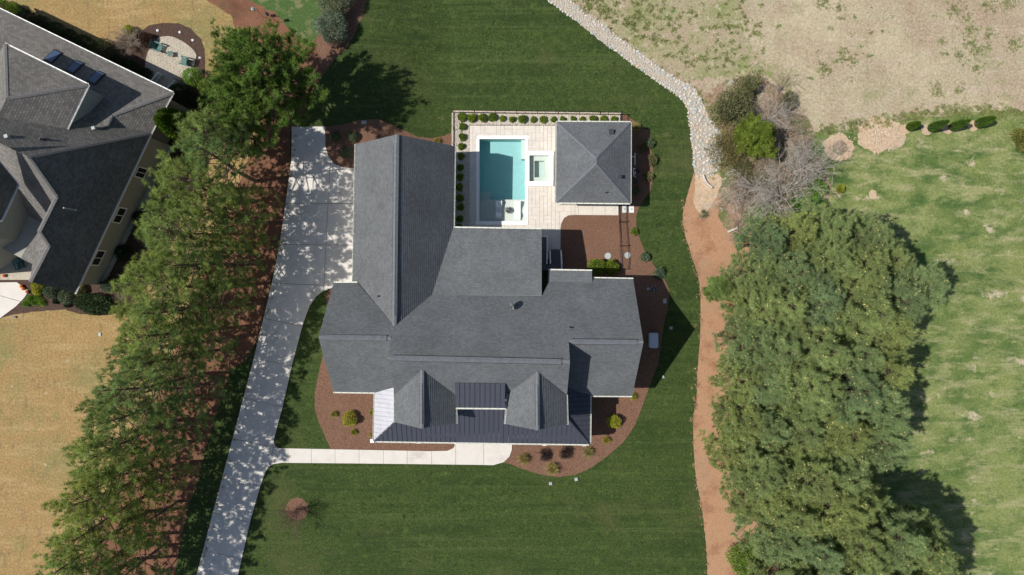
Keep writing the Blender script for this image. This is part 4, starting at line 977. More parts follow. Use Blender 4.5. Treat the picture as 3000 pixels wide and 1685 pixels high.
mb.tube(pp(1856,494,.5), pp(1856,514,.5), .05, .05, 8); mb.tube(pp(1856,494,.5), pp(1862,494,.5), .05, .05, 8); mb.tube(pp(1860.5,502,.3), pp(1860.5,512,.3), .06, .06, 8); mb.tube(pp(1856,514,.45), pp(1862,520,.3), .05, .05, 8); mb.build('pipes', M_pvc, eq)
mb = MB(); mb.tube(pp(1862,530,0), pp(1862,530,.7), .22, .2, 14); mb.tube(pp(1866,500,.2), pp(1874,500,.2), .16, .16, 12); mb.build('pump', M_dkgrey, eq)
# ------------------------------------------------------------------ neighbour's house
nb = thing('neighbour_house', 'large weathered grey roofed house with green-grey side wall at the upper left', 'house', P(250,500,0))
EN = 4.8
NA = p3((0,27,EN),(506,272,EN),(330,337,6.7)); NBp = p3((506,272,EN),(442,389,EN),(330,337,NA.ray(330,337).z)); 
NC = p3((442,389,EN),(81,459,11.8),(318,366,NBp.ray(318,366).z)); ND = p3((442,389,EN),(218,860,EN),(81,459,11.8))
hk = ND.ray(165,577).z; NEp = p3((165,577,hk),(114,679,hk),(40,560,hk-2.4)); 
roof('roof', NA, [(-120,-31),(0,27),(506,272),(330,337),(315,368),(187,400),(-120,400)], M_shn, nb, butt=.014)
roof('roof', NBp, [(506,272),(442,389),(315,368),(330,337)], M_shn, nb, butt=.014)
roof('roof', NC, [(442,389),(81,459),(0,419),(-60,390),(-60,330),(187,340),(250,325),(320,358)], M_shn, nb, butt=.014)
roof('roof', ND, [(442,389),(218,860),(207,854),(88,826),(142,721),(114,679),(165,577),(82,460)], M_shn, nb, butt=.014)
NEx = p3((81,459,11.8),(165,577,hk),(0,470,9.6))
roof('roof', NEx, [(82,460),(165,577),(114,679),(90,690),(90,640),(-60,500),(-60,395),(0,421)], M_shn, nb, butt=.014)
NL = p3((142,721,ND.ray(142,721).z),(88,826,ND.ray(88,826).z),(61,757,ND.ray(88,826).z-1.2))
roof('roof', NL, [(142,721),(88,826),(95,774),(61,757),(76,730),(114,679)], M_shn, nb, butt=.014)
NU1 = p3((14,129,8.9),(258,249,8.9),(19,289,11.5)); NU2 = p3((258,249,8.9),(187,395,8.9),(19,289,11.5)); NU3 = p3((14,129,8.9),(19,289,11.5),(-60,300,8.9))
roof('upper_roof', NU1, [(14,129),(258,249),(19,289)], M_shn, nb, butt=.014); roof('upper_roof', NU2, [(19,289),(258,249),(187,395),(-60,395),(-60,330),(0,327)], M_shn, nb, butt=.014); roof('upper_roof', NU3, [(14,129),(19,289),(0,327),(-60,340),(-60,250)], M_shn, nb, butt=.014)
NFp = p3((51,540,8.9),(0,647,8.9),(0,476,11.6)); roof('roof', NFp, [(51,540),(47,533),(0,476),(-60,400),(-80,647),(0,647)], M_shn, nb, butt=.014)
for a, b, pl in (((506,272),(330,337),NA),((442,389),(82,460),ND),((82,460),(165,577),ND),((165,577),(114,679),ND),((114,679),(142,721),ND),((142,721),(88,826),ND)): ridgecap(pl.ray(*a), pl.ray(*b), nb, M_ridgen, .34, z=.05)
for a, b, pl in (((258,249),(19,289),NU1),((14,129),(19,289),NU1)): ridgecap(pl.ray(*a), pl.ray(*b), nb, M_ridgen, .34, z=.05)
def nout(a, b):
    d = (b-a).normalized(); return Vector((-d.y, d.x, 0))
for a, b, pl in (((-100,-21),(506,272),NA),((506,272),(442,389),NBp),((442,389),(218,860),ND),((14,129),(258,249),NU1),((258,249),(187,395),NU2),((51,540),(0,647),NFp),((61,757),(95,774),NL)):
    u, v = pl.ray(*a), pl.ray(*b); gutter(u, v, nout(u, v), nb, M_white, .12)
Wt, Wb = P(507,430,0), P(304,834,0)
def nprism(pts_, zt, z0, name='wall', mat=M_nwall):
    mb = MB(); mb.prism([Vector((p[0], p[1], zt)) for p in pts_], lambda p: Vector((p.x, p.y, z0))); return mb.build(name, mat, nb)
wd = (Wb-Wt).normalized(); wn = Vector((-wd.y, wd.x, 0)); 
if wn.x < 0: wn = -wn
nprism([Wt, Wb, Wb-wn*7.5, Wt-wn*7.5], EN-.25, -.1)
NAe = [NA.ray(-100,-21), NA.ray(500,272)]; nd_ = nout(*NAe)
k1 = NAe[1]-nd_*.5-(NAe[1]-NAe[0]).normalized()*.4; k0 = NAe[0]-nd_*.5
nprism([k0, k1, Wt-wn*.6, Wt-wn*8, k0-nd_*8], EN-.25, -.1)
u1, u2 = NU1.ray(14,129), NU1.ray(258,249); u3 = NU2.ray(187,395); dd1 = (u2-u1).normalized(); dd2 = (u3-u2).normalized()
q1, q2, q3 = u1+dd2*.3+dd1*.3, u2+dd2*.3-dd1*.12, u3-dd2*.2-dd1*.12
nprism([q1, q2, q3, q3-dd1*6, q1+dd2*5], 8.75, 5.0, 'upper_wall', plain('grey_siding', (.34, .35, .35), .7))
f1, f2 = P(51,540,8.1), P(0,647,8.1); fd = (f2-f1).normalized()
nprism([f1+Vector((-.5,0,0)), f1+fd*5+Vector((-.5,0,0)), f1+fd*5+Vector((-6,-3,0)), f1+Vector((-6,-3,0))], 7.9, 0)
slab('porch_floor', [(0,820),(85,820),(105,790),(110,700),(40,700),(0,760)], .2, .25, M_paver, nb)
for t, z, w_, h_, cr in ((.225,3.0,.75,1.5,True),(.52,3.0,1.15,1.2,True),(.815,3.0,1.15,1.2,True)):
    f_ = window(nb, Wt+(Wb-Wt)*t+Vector((0,0,z))+wn*.03, wn, w_*1.3, h_)
mb = MB(); c = Wt+(Wb-Wt)*.5+wn*.08; mb.bar(Wt+wn*.06+Vector((0,0,.35)), Wb+wn*.06+Vector((0,0,.35)), .1, .5); mb.build('foundation', M_cover, nb)
for px, py in ((156,167),(220,198),(282,229)):
    p = NA.ray(px, py); dn = NA.down(); n = NA.n; up = -(dn-n*dn.dot(n)).normalized(); sx = up.cross(n).normalized(); R = Matrix((sx, up, n)).transposed()
    f_ = MB().box(p+n*.06, (.78,1.36,.16), R=R).build('skylight', M_dkgrey, nb); g_ = MB().box(p+n*.13, (.62,1.16,.05), R=R).build('pane', M_sky); g_.parent = f_; g_.matrix_parent_inverse = Matrix.Identity(4)
for px, py, pl in ((278,377,NC),(24,401,NC)):
    p = pl.ray(px, py); mb = MB(); mb.box(p+Vector((0,0,.10)), (.26,.26,.32), .3); mb.box(p+Vector((0,0,.27)), (.28,.28,.04), .3); mb.build('roof_vent', M_cover, nb)
pipe(nb, NC, 127, 410, .08, .5); pipe(nb, ND, 220, 615, .06, 1.5, mat=M_cover)
# its drive, patio and things
nd = sheet('neighbour_driveway', [(-80,829),(49,827),(84,852),(72,871),(46,898),(0,932),(-80,990)], 6, M_joint)
for p in ([(-80,829),(49,827),(84,852),(72,871),(61,883),(0,866),(-80,845)], [(-80,846.5),(0,867.2),(60,884),(46,898),(0,932),(-80,990)]): slab('slab', p, .09, .1, M_walk, nd)
pat_poly = smooth_poly([(451,131),(462,112),(485,106),(505,108),(529,118),(557,137),(572,155),(574,170),(560,218),(540,262),(500,262),(450,246),(425,215),(432,155)], 3)
pat = sheet('garden_patio', pat_poly, 6, M_groove)
ca, sa = math.cos(.45), math.sin(.45); rr = random.Random(9)
for j in range(-11, 12):
    for i in range(-9, 10):
        lx, ly = i*10.6+(5.3 if j % 2 else 0), j*8.2
        q = [(500+(lx+a)*ca-(ly+b)*sa, 180+(lx+a)*sa+(ly+b)*ca) for a, b in ((.3,.3),(10.2,.3),(10.2,7.8),(.3,7.8))]
        cx_, cy_ = sum(p[0] for p in q)/4, sum(p[1] for p in q)/4
        if not any(inpoly(p[0], p[1], pat_poly) for p in q): continue
        c_ = list(pat_poly)
        for u_, v_ in zip(q, q[1:]+q[:1]):
            if len(c_) > 2: c_ = clip_line(c_, u_, v_, 1)
        if len(c_) > 2 and abs(area2(c_)) > 20: slab('paver', c_, .075+rr.uniform(-.008,.008), .05, M_paver, pat)
def adirondack(px, py, rz, label):
    o = thing('adirondack_chair', label, 'chair', G(px, py, .08)); R = Matrix.Rotation(rz, 3, 'Z'); L = o.location
    def part(nm, fn): mb = MB(); fn(mb); mb.v = [L+R @ v for v in mb.v]; return mb.build(nm, M_teal, o)
    for k in range(6): part('seat_slat', lambda mb: mb.box((.28-.10*k, 0, .36-.02*k), (.085,.55,.02)))
    for k in range(6):
        y = -.26+k*.104; top = .98-.9*abs(y)*.35; part('back_slat', lambda mb: mb.bar((-.26, y*.85, .24), (-.56, y*1.15, top), .085, .02, up=(1,0,.3)))
    for s_ in (-1, 1):
        part('arm', lambda mb: mb.box((-.05, s_*.37, .56), (.80,.13,.025))); part('leg', lambda mb: mb.box((.27, s_*.30, .28), (.09,.04,.56))); part('leg', lambda mb: mb.bar((.30, s_*.27, .32), (-.62, s_*.27, .03), .04, .12))
adirondack(470,143,-.35,'teal slatted garden chair at the upper left of the paver patio')
adirondack(545,183,PI-.25,'teal slatted garden chair at the right edge of the paver patio')
t_ = thing('side_table', 'small teal slatted table between the two garden chairs', 'table', G(504,161,.08)); L = t_.location
for k in range(4): mb = MB().box(L+Vector((-.18+.12*k, 0, .44)), (.10,.46,.02)); mb.build('slat', M_teal, t_)
for a in (-1, 1):
    for b in (-1, 1): MB().box(L+Vector((a*.18, b*.17, .215)), (.04,.04,.43)).build('leg', M_teal, t_)
rk = [(462,90),(527,95),(564.5,118),(586,169.5),(588.5,211)]
for i, (x, y) in enumerate(rk):
    o = bpy.data.objects.new('white_rock', rock_mesh('white_rock', M_rockf, 80+i, .7)); o.location = G(x, y, .08); o.scale = (.17,.15,.14); COL.objects.link(o)
    tag(o, f'white rock in the dark mulch around the garden patio, {ORD[i]} clockwise from upper left', 'rock', 'white rocks around the garden patio')
for i, (a, b) in enumerate(((P(462,213,.9), P(440,240,.9)), (P(510,238,.9), P(486,262,.9)))):
    o = thing('stair_railing', f'white stair railing by the patio, {("left","right")[i]} one of the pair', 'railing', G(460+45*i,225))
    mb = MB(); a2, b2 = a+Vector((0,0,-.9)), b+Vector((0,0,-.9)); mb.bar(a, b, .09, .06); mb.bar(a2+Vector((0,0,.15)), b2+Vector((0,0,.15)), .05, .05); mb.box((a+a2)/2, (.11,.11,1.0)); mb.box((b+b2)/2, (.11,.11,1.0)); mb.build('rail_frame', M_white, o)
    for k in range(1, 8): q = a2+(b2-a2)*k/8; MB().box(q+Vector((0,0,.5)), (.03,.03,.72)).build('baluster', M_white, o)
# ------------------------------------------------------------------ small utility things
def cover(px, py, w_, l_, h_, mat, label, cat, name='utility_cover', rz=0.0, rnd=0):
    o = thing(name, label, cat, G(px, py, .035)); mb = MB()
    if rnd: mb.tube((0,0,0), (0,0,h_), w_/2, w_/2*.97, 24)
    else: mb.box((0,0,h_/2), (w_, l_, h_), rz); 
    mb.v = [v+o.location for v in mb.v]; mb.build('lid', mat, o)
    mb = MB(); d = Vector((0,0,h_+.006))
    if rnd: mb.tube((0,0,0), (0,0,h_+.012), w_/2*.25, w_/2*.25, 12); mb.tube((0,0,-.01), (0,0,h_*.6), w_/2*1.06, w_/2*1.06, 24)
    else: mb.box((0,0,h_*.3), (w_*1.12, l_*1.12, h_*.6), rz); mb.box((0,0,h_+.005), (w_*.4, l_*.25, .012), rz)
    mb.v = [v+o.location for v in mb.v]; mb.build('collar', M_cover, o); return o
cover(1781,750,.60,0,.06,M_cover,'round grey lid in the brown mulch left of the black fence','cover','manhole_cover',0,1)
cover(1838.6,748,.60,0,.06,M_cover,'round grey lid in the mulch just right of the black fence','cover','manhole_cover',0,1)
cover(1916,849,.58,0,.05,M_dkgrey,'round dark lid in the shaded mulch right of the house','cover','manhole_cover',0,1)
cover(1829.5,613,.42,.66,.06,M_pad,'white rectangular stepping slab left of the pair below the pool house','paver','stepping_slab'); cover(1850,613,.46,.66,.06,M_pad,'white rectangular stepping slab right of the pair below the pool house','paver','stepping_slab')
cover(1947.7,882,.30,.42,.10,M_cover,'grey rectangular utility lid at the right edge of the shaded mulch','utility cover')
cover(1613,1416.5,.26,.26,.10,M_wcover,'pale square valve box in the front lawn, the left one','utility cover'); cover(1688,1404,.28,.28,.10,M_wcover,'pale square valve box in the front lawn, the right one','utility cover','utility_cover',.3)
cover(1066.6,359,.42,.30,.10,M_cover,'pale grey utility box at the top edge of the garage mulch bed','utility cover'); cover(293,980,.24,.30,.06,M_cover,'grey utility lid in the tan lawn','utility cover')
cover(1966,961,.25,.25,.08,M_wcover,'small pale lid in the grass shaded by the right gable','utility cover'); cover(1943,1104,.16,.24,.08,M_wcover,'small grey marker at the lawn edge right of the house','utility cover','utility_marker',.4)
cover(1103,329,.11,.11,.10,M_wcover,'tiny white cap in the north lawn','utility cover','sprinkler_cap',0,1); cover(44,929,.30,.2,.12,M_dkgrey,'dark drain box at the corner of the neighbouring driveway','drain','drain_box')
cover(1898,847,.24,.20,.25,M_wcover,'small white box standing by the dark round lid','utility box','utility_box',.3)
gen = thing('generator', 'pale grey rounded generator box in the shaded mulch beside the right gable', 'generator', G(1911,996,.03))
def rbox(w_, l_, z0, z1, r, n=5):
    pts_ = []
    for cx_, cy_, a0_ in ((w_/2-r, l_/2-r, 0), (-w_/2+r, l_/2-r, PI/2), (-w_/2+r, -l_/2+r, PI), (w_/2-r, -l_/2+r, 1.5*PI)):
        for k in range(n+1): a = a0_+k*PI/2/n; pts_.append(Vector((cx_+r*math.cos(a), cy_+r*math.sin(a), z1)))
    return pts_
mb = MB(); mb.prism([q+gen.location for q in rbox(.80,1.38,0,.62,.12)], .6); mb.build('housing', M_unit, gen)
mb = MB(); mb.prism([q+gen.location for q in rbox(.86,1.44,0,.72,.16)], .09); mb.prism([q+gen.location+Vector((.04,0,0)) for q in rbox(.66,1.24,0,.745,.14)], .03); mb.build('lid', M_unit, gen)
slab('base', [(1896,972),(1926,972),(1926,1020),(1896,1020)], .03, .05, M_conc, gen)
# culvert headwall
cv = smooth_poly([(2058,512),(2064,528),(2074,542),(2088,552)], 4, False); mb = MB()
for a, b in zip(cv[:-1], cv[1:]): mb.bar(G(*a, .18), G(*b, .18), .14, .42)
tag(mb.build('culvert_wall', M_conc), 'short curved concrete lip at the lower end of the rocky creek', 'culvert')
lg = MB(); lg.tube(G(2132,680,.18), G(2160,668,.35), .13, .10, 9); tag(lg.build('log', M_barkg), 'short pale log lying at the edge of the straw path', 'log')
# bird-feeder poles
for i, (x, y) in enumerate(((773,52),(812,66))):
    o = thing('feeder_pole', ('black pole with hanging feeder in the straw above the broad pine, left one', 'black pole with hanging feeder in the straw above the broad pine, right one')[i], 'bird feeder', G(x, y), 'feeder poles'); L = o.location
    mb = MB(); mb.tube(L, L+Vector((0,0,2.0)), .02, .02, 6); mb.tube(L+Vector((0,0,2.0)), L+Vector((-.35,.1,2.1)), .018, .018, 6); mb.build('pole', M_black, o)
    mb = MB(); mb.tube(L+Vector((-.35,.1,1.55)), L+Vector((-.35,.1,1.9)), .12, .10, 10); mb.tube(L+Vector((-.35,.1,1.9)), L+Vector((-.35,.1,2.05)), .17, .02, 10); mb.build('feeder', M_cover if i == 0 else M_dkgrey, o)
# ------------------------------------------------------------------ shrubs of every kind
def ball(seed, r, n, ls, mat, sq=.85, lump=.2, spike=0., core=.5): return [('foliage', leafball('foliage', seed, r, n, 0, ls, mat, sq, lump, spike, core)), ('stems', stems(r*.8, r*.8, 7, seed, M_bark))]
for i, (x, y, lb) in enumerate(((988,402.5,'upper left'),(1036.5,402.5,'upper right'),(1017.5,449,'lower'))):
    shrub('sage_bush', x, y, ball(500+i, .50, 2600, .075, L_sage, .85, .12), f'round grey-green clipped bush, {lb} of the three by the driveway end', 'bush', 'round bushes in the garage bed')
shrub('golden_bush', 1029, 1225, ball(510, .62, 3000, .085, L_yel, .95, .3), 'round yellow-green bush in the left front mulch bed'); shrub('golden_bush', 1797, 1233, ball(511, .58, 3000, .085, L_yel, 1.0, .3), 'bright yellow bush at the edge of the porch shadow on the right')
tf = [('leaves', leafball('leaves', 520, .30, 500, 0, .12, L_tan, .8, .1, 1.2, .1, .6))]
tfy = [('leaves', leafball('leaves', 521, .28, 500, 0, .11, L_yel, .8, .1, 1.0, .1, .6))]
for x, y, k, mt, lb in ((981,1212,.9,tfy,'small yellow tuft left of the round yellow bush'),(1038,1265,.85,tfy,'small yellow tuft below the round yellow bush'),(1092,1207,.9,tfy,'yellow-green tuft half under the sunlit-toned porch roof edge, upper one'),(1092,1271,.9,tf,'tan tuft half under the sunlit-toned porch roof edge, lower one'),(1854,1161,1.0,tfy,'green-yellow tuft at the lower right corner of the right wing'),
    (1776,1288,1.0,tfy,'small golden tuft right of the porch corner'),(1722,1323,1.25,tf,'pale straw-coloured tuft right of the dark shrubs'),(1533,1343,1.35,tf,'straw-coloured tuft right of the walk end'),(1617,1371,1.5,tf,'golden grass tuft at the bottom of the front bed'),(1860,376,1.35,tf,'cream-yellow shrub at the upper right corner of the pool house'),(1862,562,1.2,[('leaves', leafball('leaves', 522, .3, 450, 0, .12, L_olive, .8, .2, .5, .1))],'olive shrub by the lower right corner of the pool house'),(1281,414.6,.9,tfy,'small yellow tuft above the garage roof edge')):
    shrub('grass_tuft', x, y, mt, lb, 'shrub', 'tufts in the mulch beds', k)
for i, (x, y, k) in enumerate(((1596.5,1331,.95),(1656,1322,1.05))):
    shrub('dark_shrub', x, y, [('foliage', leafball('foliage', 530+i, .5, 900, 0, .11, L_purp, .7, .5, .2, .1)), ('branches', twigs(540+i, .6, .5, 9, M_twigr, 2, .012))], f'dark purple open shrub in the front bed, {("left","right")[i]} one', 'shrub', 'dark purple shrubs', k)
for i, (x, y, k) in enumerate(((1901,421,.9),(1908,470,1.0),(1900,518,.85),(1881,432,.9),(1856.6,681,.75),(1888,753,.9),(1928,801,1.05))):
    shrub('green_shrub', x, y, ball(550+i, .42, 800, .13, L_sage if i in (0,5,6) else (L_box if i == 4 else L_olive), .8, .5, .0, .2), f'leafy young shrub along the right mulch edge, {ORD[i]} from the top', 'shrub', 'young shrubs along the right mulch edge', k)
shrub('green_hedge', 1748, 782, ball(560, .80, 3600, .11, L_box, .8, .25), 'rounded green shrub by the back wall, left of the pair', 'shrub'); shrub('green_hedge', 1787, 784, ball(561, .66, 2800, .11, L_box, .8, .3), 'rounded green shrub by the back wall beside the fence', 'shrub')
for i, (x, y, k) in enumerate(((1117,394,.9),(1148,381,.9))): shrub('bare_shrub', x, y, [('branches', twigs(570+i, .7, .5, 12, M_twigr, 2, .014)), ('foliage', leafball('foliage', 575+i, .5, 350, 0, .07, L_red, .6, .4, 0, .2))], f'bare reddish shrub above the garage peak, {("left","right")[i]} one', 'shrub', 'bare reddish shrubs', k)
shrub('juniper', 996, 18, ball(580, 1.35, 7000, .17, L_blue, .9, .35, .6, .35), 'blue-grey juniper at the top edge of the picture', 'shrub'); shrub('juniper', 978, 88, ball(581, 1.30, 7000, .17, L_blue, .9, .35, .6, .35), 'blue-grey juniper just below the top one', 'shrub')
shrub('potted_flowers', 1489, 616, [('foliage', leafball('foliage', 590, .26, 420, 0, .10, L_purp, .8, .3, .3, .2)), ('flowers', leafball('flowers', 591, .28, 160, 0, .09, M_rockf, .8, .2, .2, .7))], 'dark and white potted flower between the two loungers', 'potted plant', dz=-.15)
# sapling
shrub('sapling', 871, 1491, [('branches', twigs(600, 1.0, 2.4, 7, M_twigr, 3, .03, .5))], 'bare sapling in the mulch ring on the front lawn', 'tree')
# columnar evergreens on the right
def cone_tree(seed, h, r, n, ls, mat):
    rng = np.random.default_rng(seed); z = rng.random(n)**.9; a = rng.uniform(0, 2*PI, n); rad = r*(np.minimum(1, z*5+.35)*(1-z**2.2)**.6)*(.6+.4*rng.random(n)**.4)
    C = np.stack([np.cos(a)*rad, np.sin(a)*rad, z*h], 1); D = np.stack([np.cos(a)*.6, np.sin(a)*.6, np.full(n, .9)], 1)+rng.normal(size=(n, 3))*.35
    V, F3 = blades(C, D, ls*rng.uniform(.8, 1.5, n), ls*rng.uniform(.4, .7, n), rng); tk = tubes([((0,0,0), (0,0,h*.85), .07, .02)], 6)
    return [('foliage', np_mesh('foliage', V, F3, mat)), ('trunk', np_mesh('trunk', tk[0], tk[1], M_bark))]
for i, (x, y, h, r) in enumerate(((2660,374,2.0,.38),(2722,377,3.0,.42),(2784,374,2.9,.42),(2860,364,2.7,.46))):
    sheet('soil_ring', [(x-8+17*math.cos(t*PI/10), y+4+15*math.sin(t*PI/10)) for t in range(20)], 3+.2*i, M_dirt, jit=3, step=5)
    shrub('arborvitae', x, y, cone_tree(610+i, h, r, 4200, .10, L_arb), f'narrow clipped evergreen in the short row below the meadow, {ORD[i]} from the left', 'evergreen', 'narrow evergreens in a row', rz=0)
for i, (x, y, h, r) in enumerate(((560,392,6.3,1.3),(556,372,5.6,1.0))): shrub('arborvitae', x, y, cone_tree(620+i, h, r, 9000, .18, L_arb), ('large pointed evergreen leaning over the corner of the neighbouring house', 'smaller pointed evergreen behind the large one at the house corner')[i], 'evergreen', rz=0)
shrub('olive_shrub', 2985, 410, ball(630, .95, 4500, .15, leafmat('yellow_olive_leaves', [(.16,.16,.04),(.26,.25,.07)]), .8, .4, .2, .3), 'yellow-green shrub at the right edge of the picture', 'shrub')
shrub('golden_bush', 2458, 554, ball(631, .38, 1300, .09, L_yel, .8, .3), 'small bright yellow bush on the grass right of the bare tree', 'bush')
sheet('twig_ring', [(2461+22*math.cos(t*PI/12), 433+22*math.sin(t*PI/12)) for t in range(24)], 3, M_litter, jit=3, step=5); sheet('ash_ring', [(2557+12*math.cos(t*PI/10), 570+14*math.sin(t*PI/10)) for t in range(20)], 3, M_dirt, jit=2, step=5)
sheet('sand_ring', [(2458+44*math.cos(t*PI/12), 432+40*math.sin(t*PI/12)) for t in range(24)], 2, M_dirt, jit=8, step=6)
# brush zone
gx = np.random.default_rng(18)
def along(path, n, spread, k=(.1, .3), off=0):
    out_ = []
    for _ in range(n):
        x, y = lerp_path(path, gx.random()); out_.append((x+off+gx.normal()*spread, y+gx.normal()*spread, gx.uniform(*k)))
    return out_
weeds('spilled_straw', along([(2014,572),(2001,629),(2006,682),(2031,766),(2050,832),(2052,965),(2043,1098),(2040,1180),(2030,1238),(2037,1385),(2052,1467),(2066,1569),(2074,1700)], 220, 4, off=-3), leafmat('loose_straw', [(.40,.24,.15), (.48,.32,.21)], .1), 22, 14, .16, 'loose straw spilling from the path onto the lawn edge', 19, .05)
weeds('driveway_litter', along([(x+6, y) for x, y in driveL[:-1]], 160, 5, (.1, .35)), leafmat('dry_litter', [(.34,.24,.10), (.24,.13,.07), (.42,.33,.16)], .1), 16, 16, .14, 'dry needles and leaves lying along the left edge of the driveway', 20, .13)
weeds('creek_edge_grass', along(creekR, 120, 5, (.1, .4), 5), leafmat('creek_grass', [(.30,.30,.10), (.42,.34,.16), (.2,.24,.07)], .1), 24, 14, .18, 'dry and green grass along the right edge of the rocky creek', 21, .05)
W = lambda L_, ox=2400, oy=0, k=2.893: [(ox+a/k, oy+b/k, c) for a, b, c in L_]
cents = W([(1160,80,1.3),(1270,250,1.1),(1270,360,1.2),(1320,440,1.1),(1440,290,1),(1350,580,1),(1000,790,1),(1180,770,.9),(990,715,.7),(1430,40,1),(1600,30,1.1),(1420,400,.9),(40,30,1),(170,70,.9),(190,165,.6),(210,430,.9),(220,500,.8),(280,510,.9),(50,590,1.1),(10,580,.8),(290,1060,1),(1200,940,1.3),(1100,960,1.1),(1400,930,1.2),(1650,370,1.3),(1250,150,.8),(435,280,.45),(533,260,.4),(343,395,.45),(265,293,.35),(1035,350,.7),(1190,470,.8),(1050,460,.6),(1540,540,.4),(1480,90,.5),(95,245,.5),(980,128,.35),(1540,1000,1),(1650,980,1)])
weeds('meadow_weeds', cents, leafmat('weed_leaves', [(.17,.22,.09), (.25,.29,.13), (.22,.25,.12)]), 30, 26, .12, 'green weed clumps scattered over the dormant tan meadow')
gx = np.random.default_rng(8); cents = []
for _ in range(420):
    t = gx.random(); x = 2395+t*620; y = 385-56*min(1, t*1.7)+gx.normal()*9; cents.append((x, y, gx.uniform(.1, .5)))
for _ in range(260): x = gx.uniform(1700, 2240); cents.append((x, gx.uniform(-5, 215) if x > 2000 else gx.uniform(-5, 30+max(0, (x-1725)*.62)-5), gx.uniform(.2, .6)))
weeds('field_edge_grass', cents, leafmat('edge_grass', [(.20,.25,.10), (.26,.29,.13), (.23,.26,.11)]), 26, 20, .14, 'green grass tufts creeping into the edge of the tan meadow', 6)
cents = [(gx.uniform(880, 2040), gx.uniform(0, 1680), gx.uniform(.15, .4)) for _ in range(900)]
from_in = [c for c in cents if inpoly(c[0], c[1], lawnR+lawnL) and not inpoly(c[0], c[1], drive_poly) and not (940 < c[0] < 1960 and 320 < c[1] < 1410)]
weeds('lawn_grass_tufts', from_in, leafmat('lawn_tufts', [(.05,.09,.013), (.08,.125,.022), (.06,.10,.016)], .1), 26, 26, .09, 'lighter grass tufts standing in the mown lawn', 9)
for i, (x, y, r_, k, lb) in enumerate(((2300,300,.8,3000,'low olive bush at the upper edge of the brushy patch'),(2215,545,1.0,2600,'grey-green leafy bush left of the big bare tree'),(2385,560,.9,3000,'green bush below the outer branches of the bare tree'),(2170,500,.8,2200,'low olive bush below the thin yellowish brush'),(2345,640,.9,2600,'bright undergrowth bush beside the grove top'))):
    shrub('brush_shrub', x, y, [('foliage', leafball('foliage', 800+i, r_, k, 0, .13, (L_olive, L_olive, L_lime, L_olive, L_lime)[i], .6, .5, .2, .1))], lb, 'shrub')
shrub('brush_shrub', 2133, 335, ball(640, 1.5, 6500, .17, L_olive, .9, .5, .2, .15), 'dense olive shrub beside the rocky creek', 'shrub'); shrub('brush_shrub', 2185, 270, ball(641, 1.25, 2600, .15, L_olive, .8, .6, .2, .1), 'smaller olive shrub above the dense one by the creek', 'shrub')
shrub('brush_shrub', 2118, 440, ball(642, 1.5, 4200, .14, leafmat('thin_olive_leaves', [(.14,.12,.05),(.2,.18,.07)]), .7, .5, .3, .1), 'thin yellowish brush between the creek and the small bright pine', 'shrub')
put_tree('pine_tree', pine_meshes('y', 4.4, 2.0, 650, L_pinel, 2.6, .15, nl=44), P(2185,424,T(2185,424)), .3, 1.0, 'small bright green pine among bare brush by the creek', 'pine tree', None)
put_tree('pine_tree', pine_meshes('y', 4.0, 1.25, 651, L_pine, 2.2, .15, nl=34), P(2086,848,T(2086,848)), .9, 1.0, 'small pine standing on the straw path left of the grove', 'pine tree', None)
shrub('lime_shrub', 2222, 640, ball(652, 1.25, 6000, .16, L_lime, .8, .4, .1, .3), 'bright lime green shrub at the top left of the grove', 'shrub'); shrub('lime_shrub', 2350, 602, ball(653, 1.3, 4200, .15, L_lime, .7, .6, .1, .2), 'bright green undergrowth below the bare tree', 'shrub')
shrub('lime_shrub', 2180, 1620, ball(654, 1.5, 7000, .17, leafmat('spring_leaves', [(.12,.2,.03),(.2,.3,.05)]), 1.0, .4, .1, .3), 'light green leafy shrub at the lower left of the grove', 'shrub')
for i, (x, y, R_, hh, nm, mt) in enumerate(((2250,350,2.4,1.6,26,M_barkg),(2300,410,2.2,1.2,22,M_twigt),(2240,500,1.8,1.3,16,M_twigt),(2330,470,2.0,1.4,18,M_barkg),(2190,600,2.3,1.3,24,M_twigt),(2160,560,1.5,1.0,14,M_twigt),(2290,260,1.5,.9,12,M_twigt),(2160,680,1.4,.8,14,M_twigt))):
    shrub('bare_brush', x, y, [('branches', twigs(660+i, R_, hh, nm, mt, 2, .022))], f'tangle of bare twigs right of the creek, {ORD[i]} of the bare clumps counted from the top' if False else ('grey bare twigs right of the dense olive shrub','tan bare twigs right of the small bright pine','tan bare twigs below the small bright pine','grey bare twigs above the big bare tree','tan bare twigs left of the big bare tree','low tan twigs at the lower end of the creek','low tan twigs by the meadow edge above the creek brush','low tan twigs left of the lime green shrub')[i], 'bare shrub')
shrub('bare_tree', 2285, 570, [('branches', twigs(680, 4.6, 3.4, 15, M_barkg, 3, .06, 1.0, (.22, .10)))], 'big bare tree with pale branches spreading above the grove', 'tree')
rng = np.random.default_rng(5); n = 9000; cx_ = rng.normal(size=(n, 2))*np.array([62, 90])+np.array([2255, 470]); ok = [(x, y) for x, y in cx_ if inpoly(x, y, [(2070,300),(2150,240),(2270,255),(2370,380),(2410,500),(2410,610),(2300,680),(2150,680),(2112,560),(2118,400)])]
C = np.array([G(x, y, .05)[:] for x, y in ok]); D = rng.normal(size=(len(C), 3)); D[:, 2] = np.abs(D[:, 2])+.4
V, F3 = blades(C, D, rng.uniform(.15, .5, len(C)), rng.uniform(.02, .06, len(C)), rng)
o = bpy.data.objects.new('undergrowth', np_mesh('undergrowth', V, F3, leafmat('dry_undergrowth', [(.28,.2,.13),(.14,.15,.05),(.36,.28,.2),(.1,.13,.04)]))); COL.objects.link(o); tag(o, 'low dry undergrowth and weeds covering the brushy patch right of the creek', 'undergrowth', None, 'stuff')
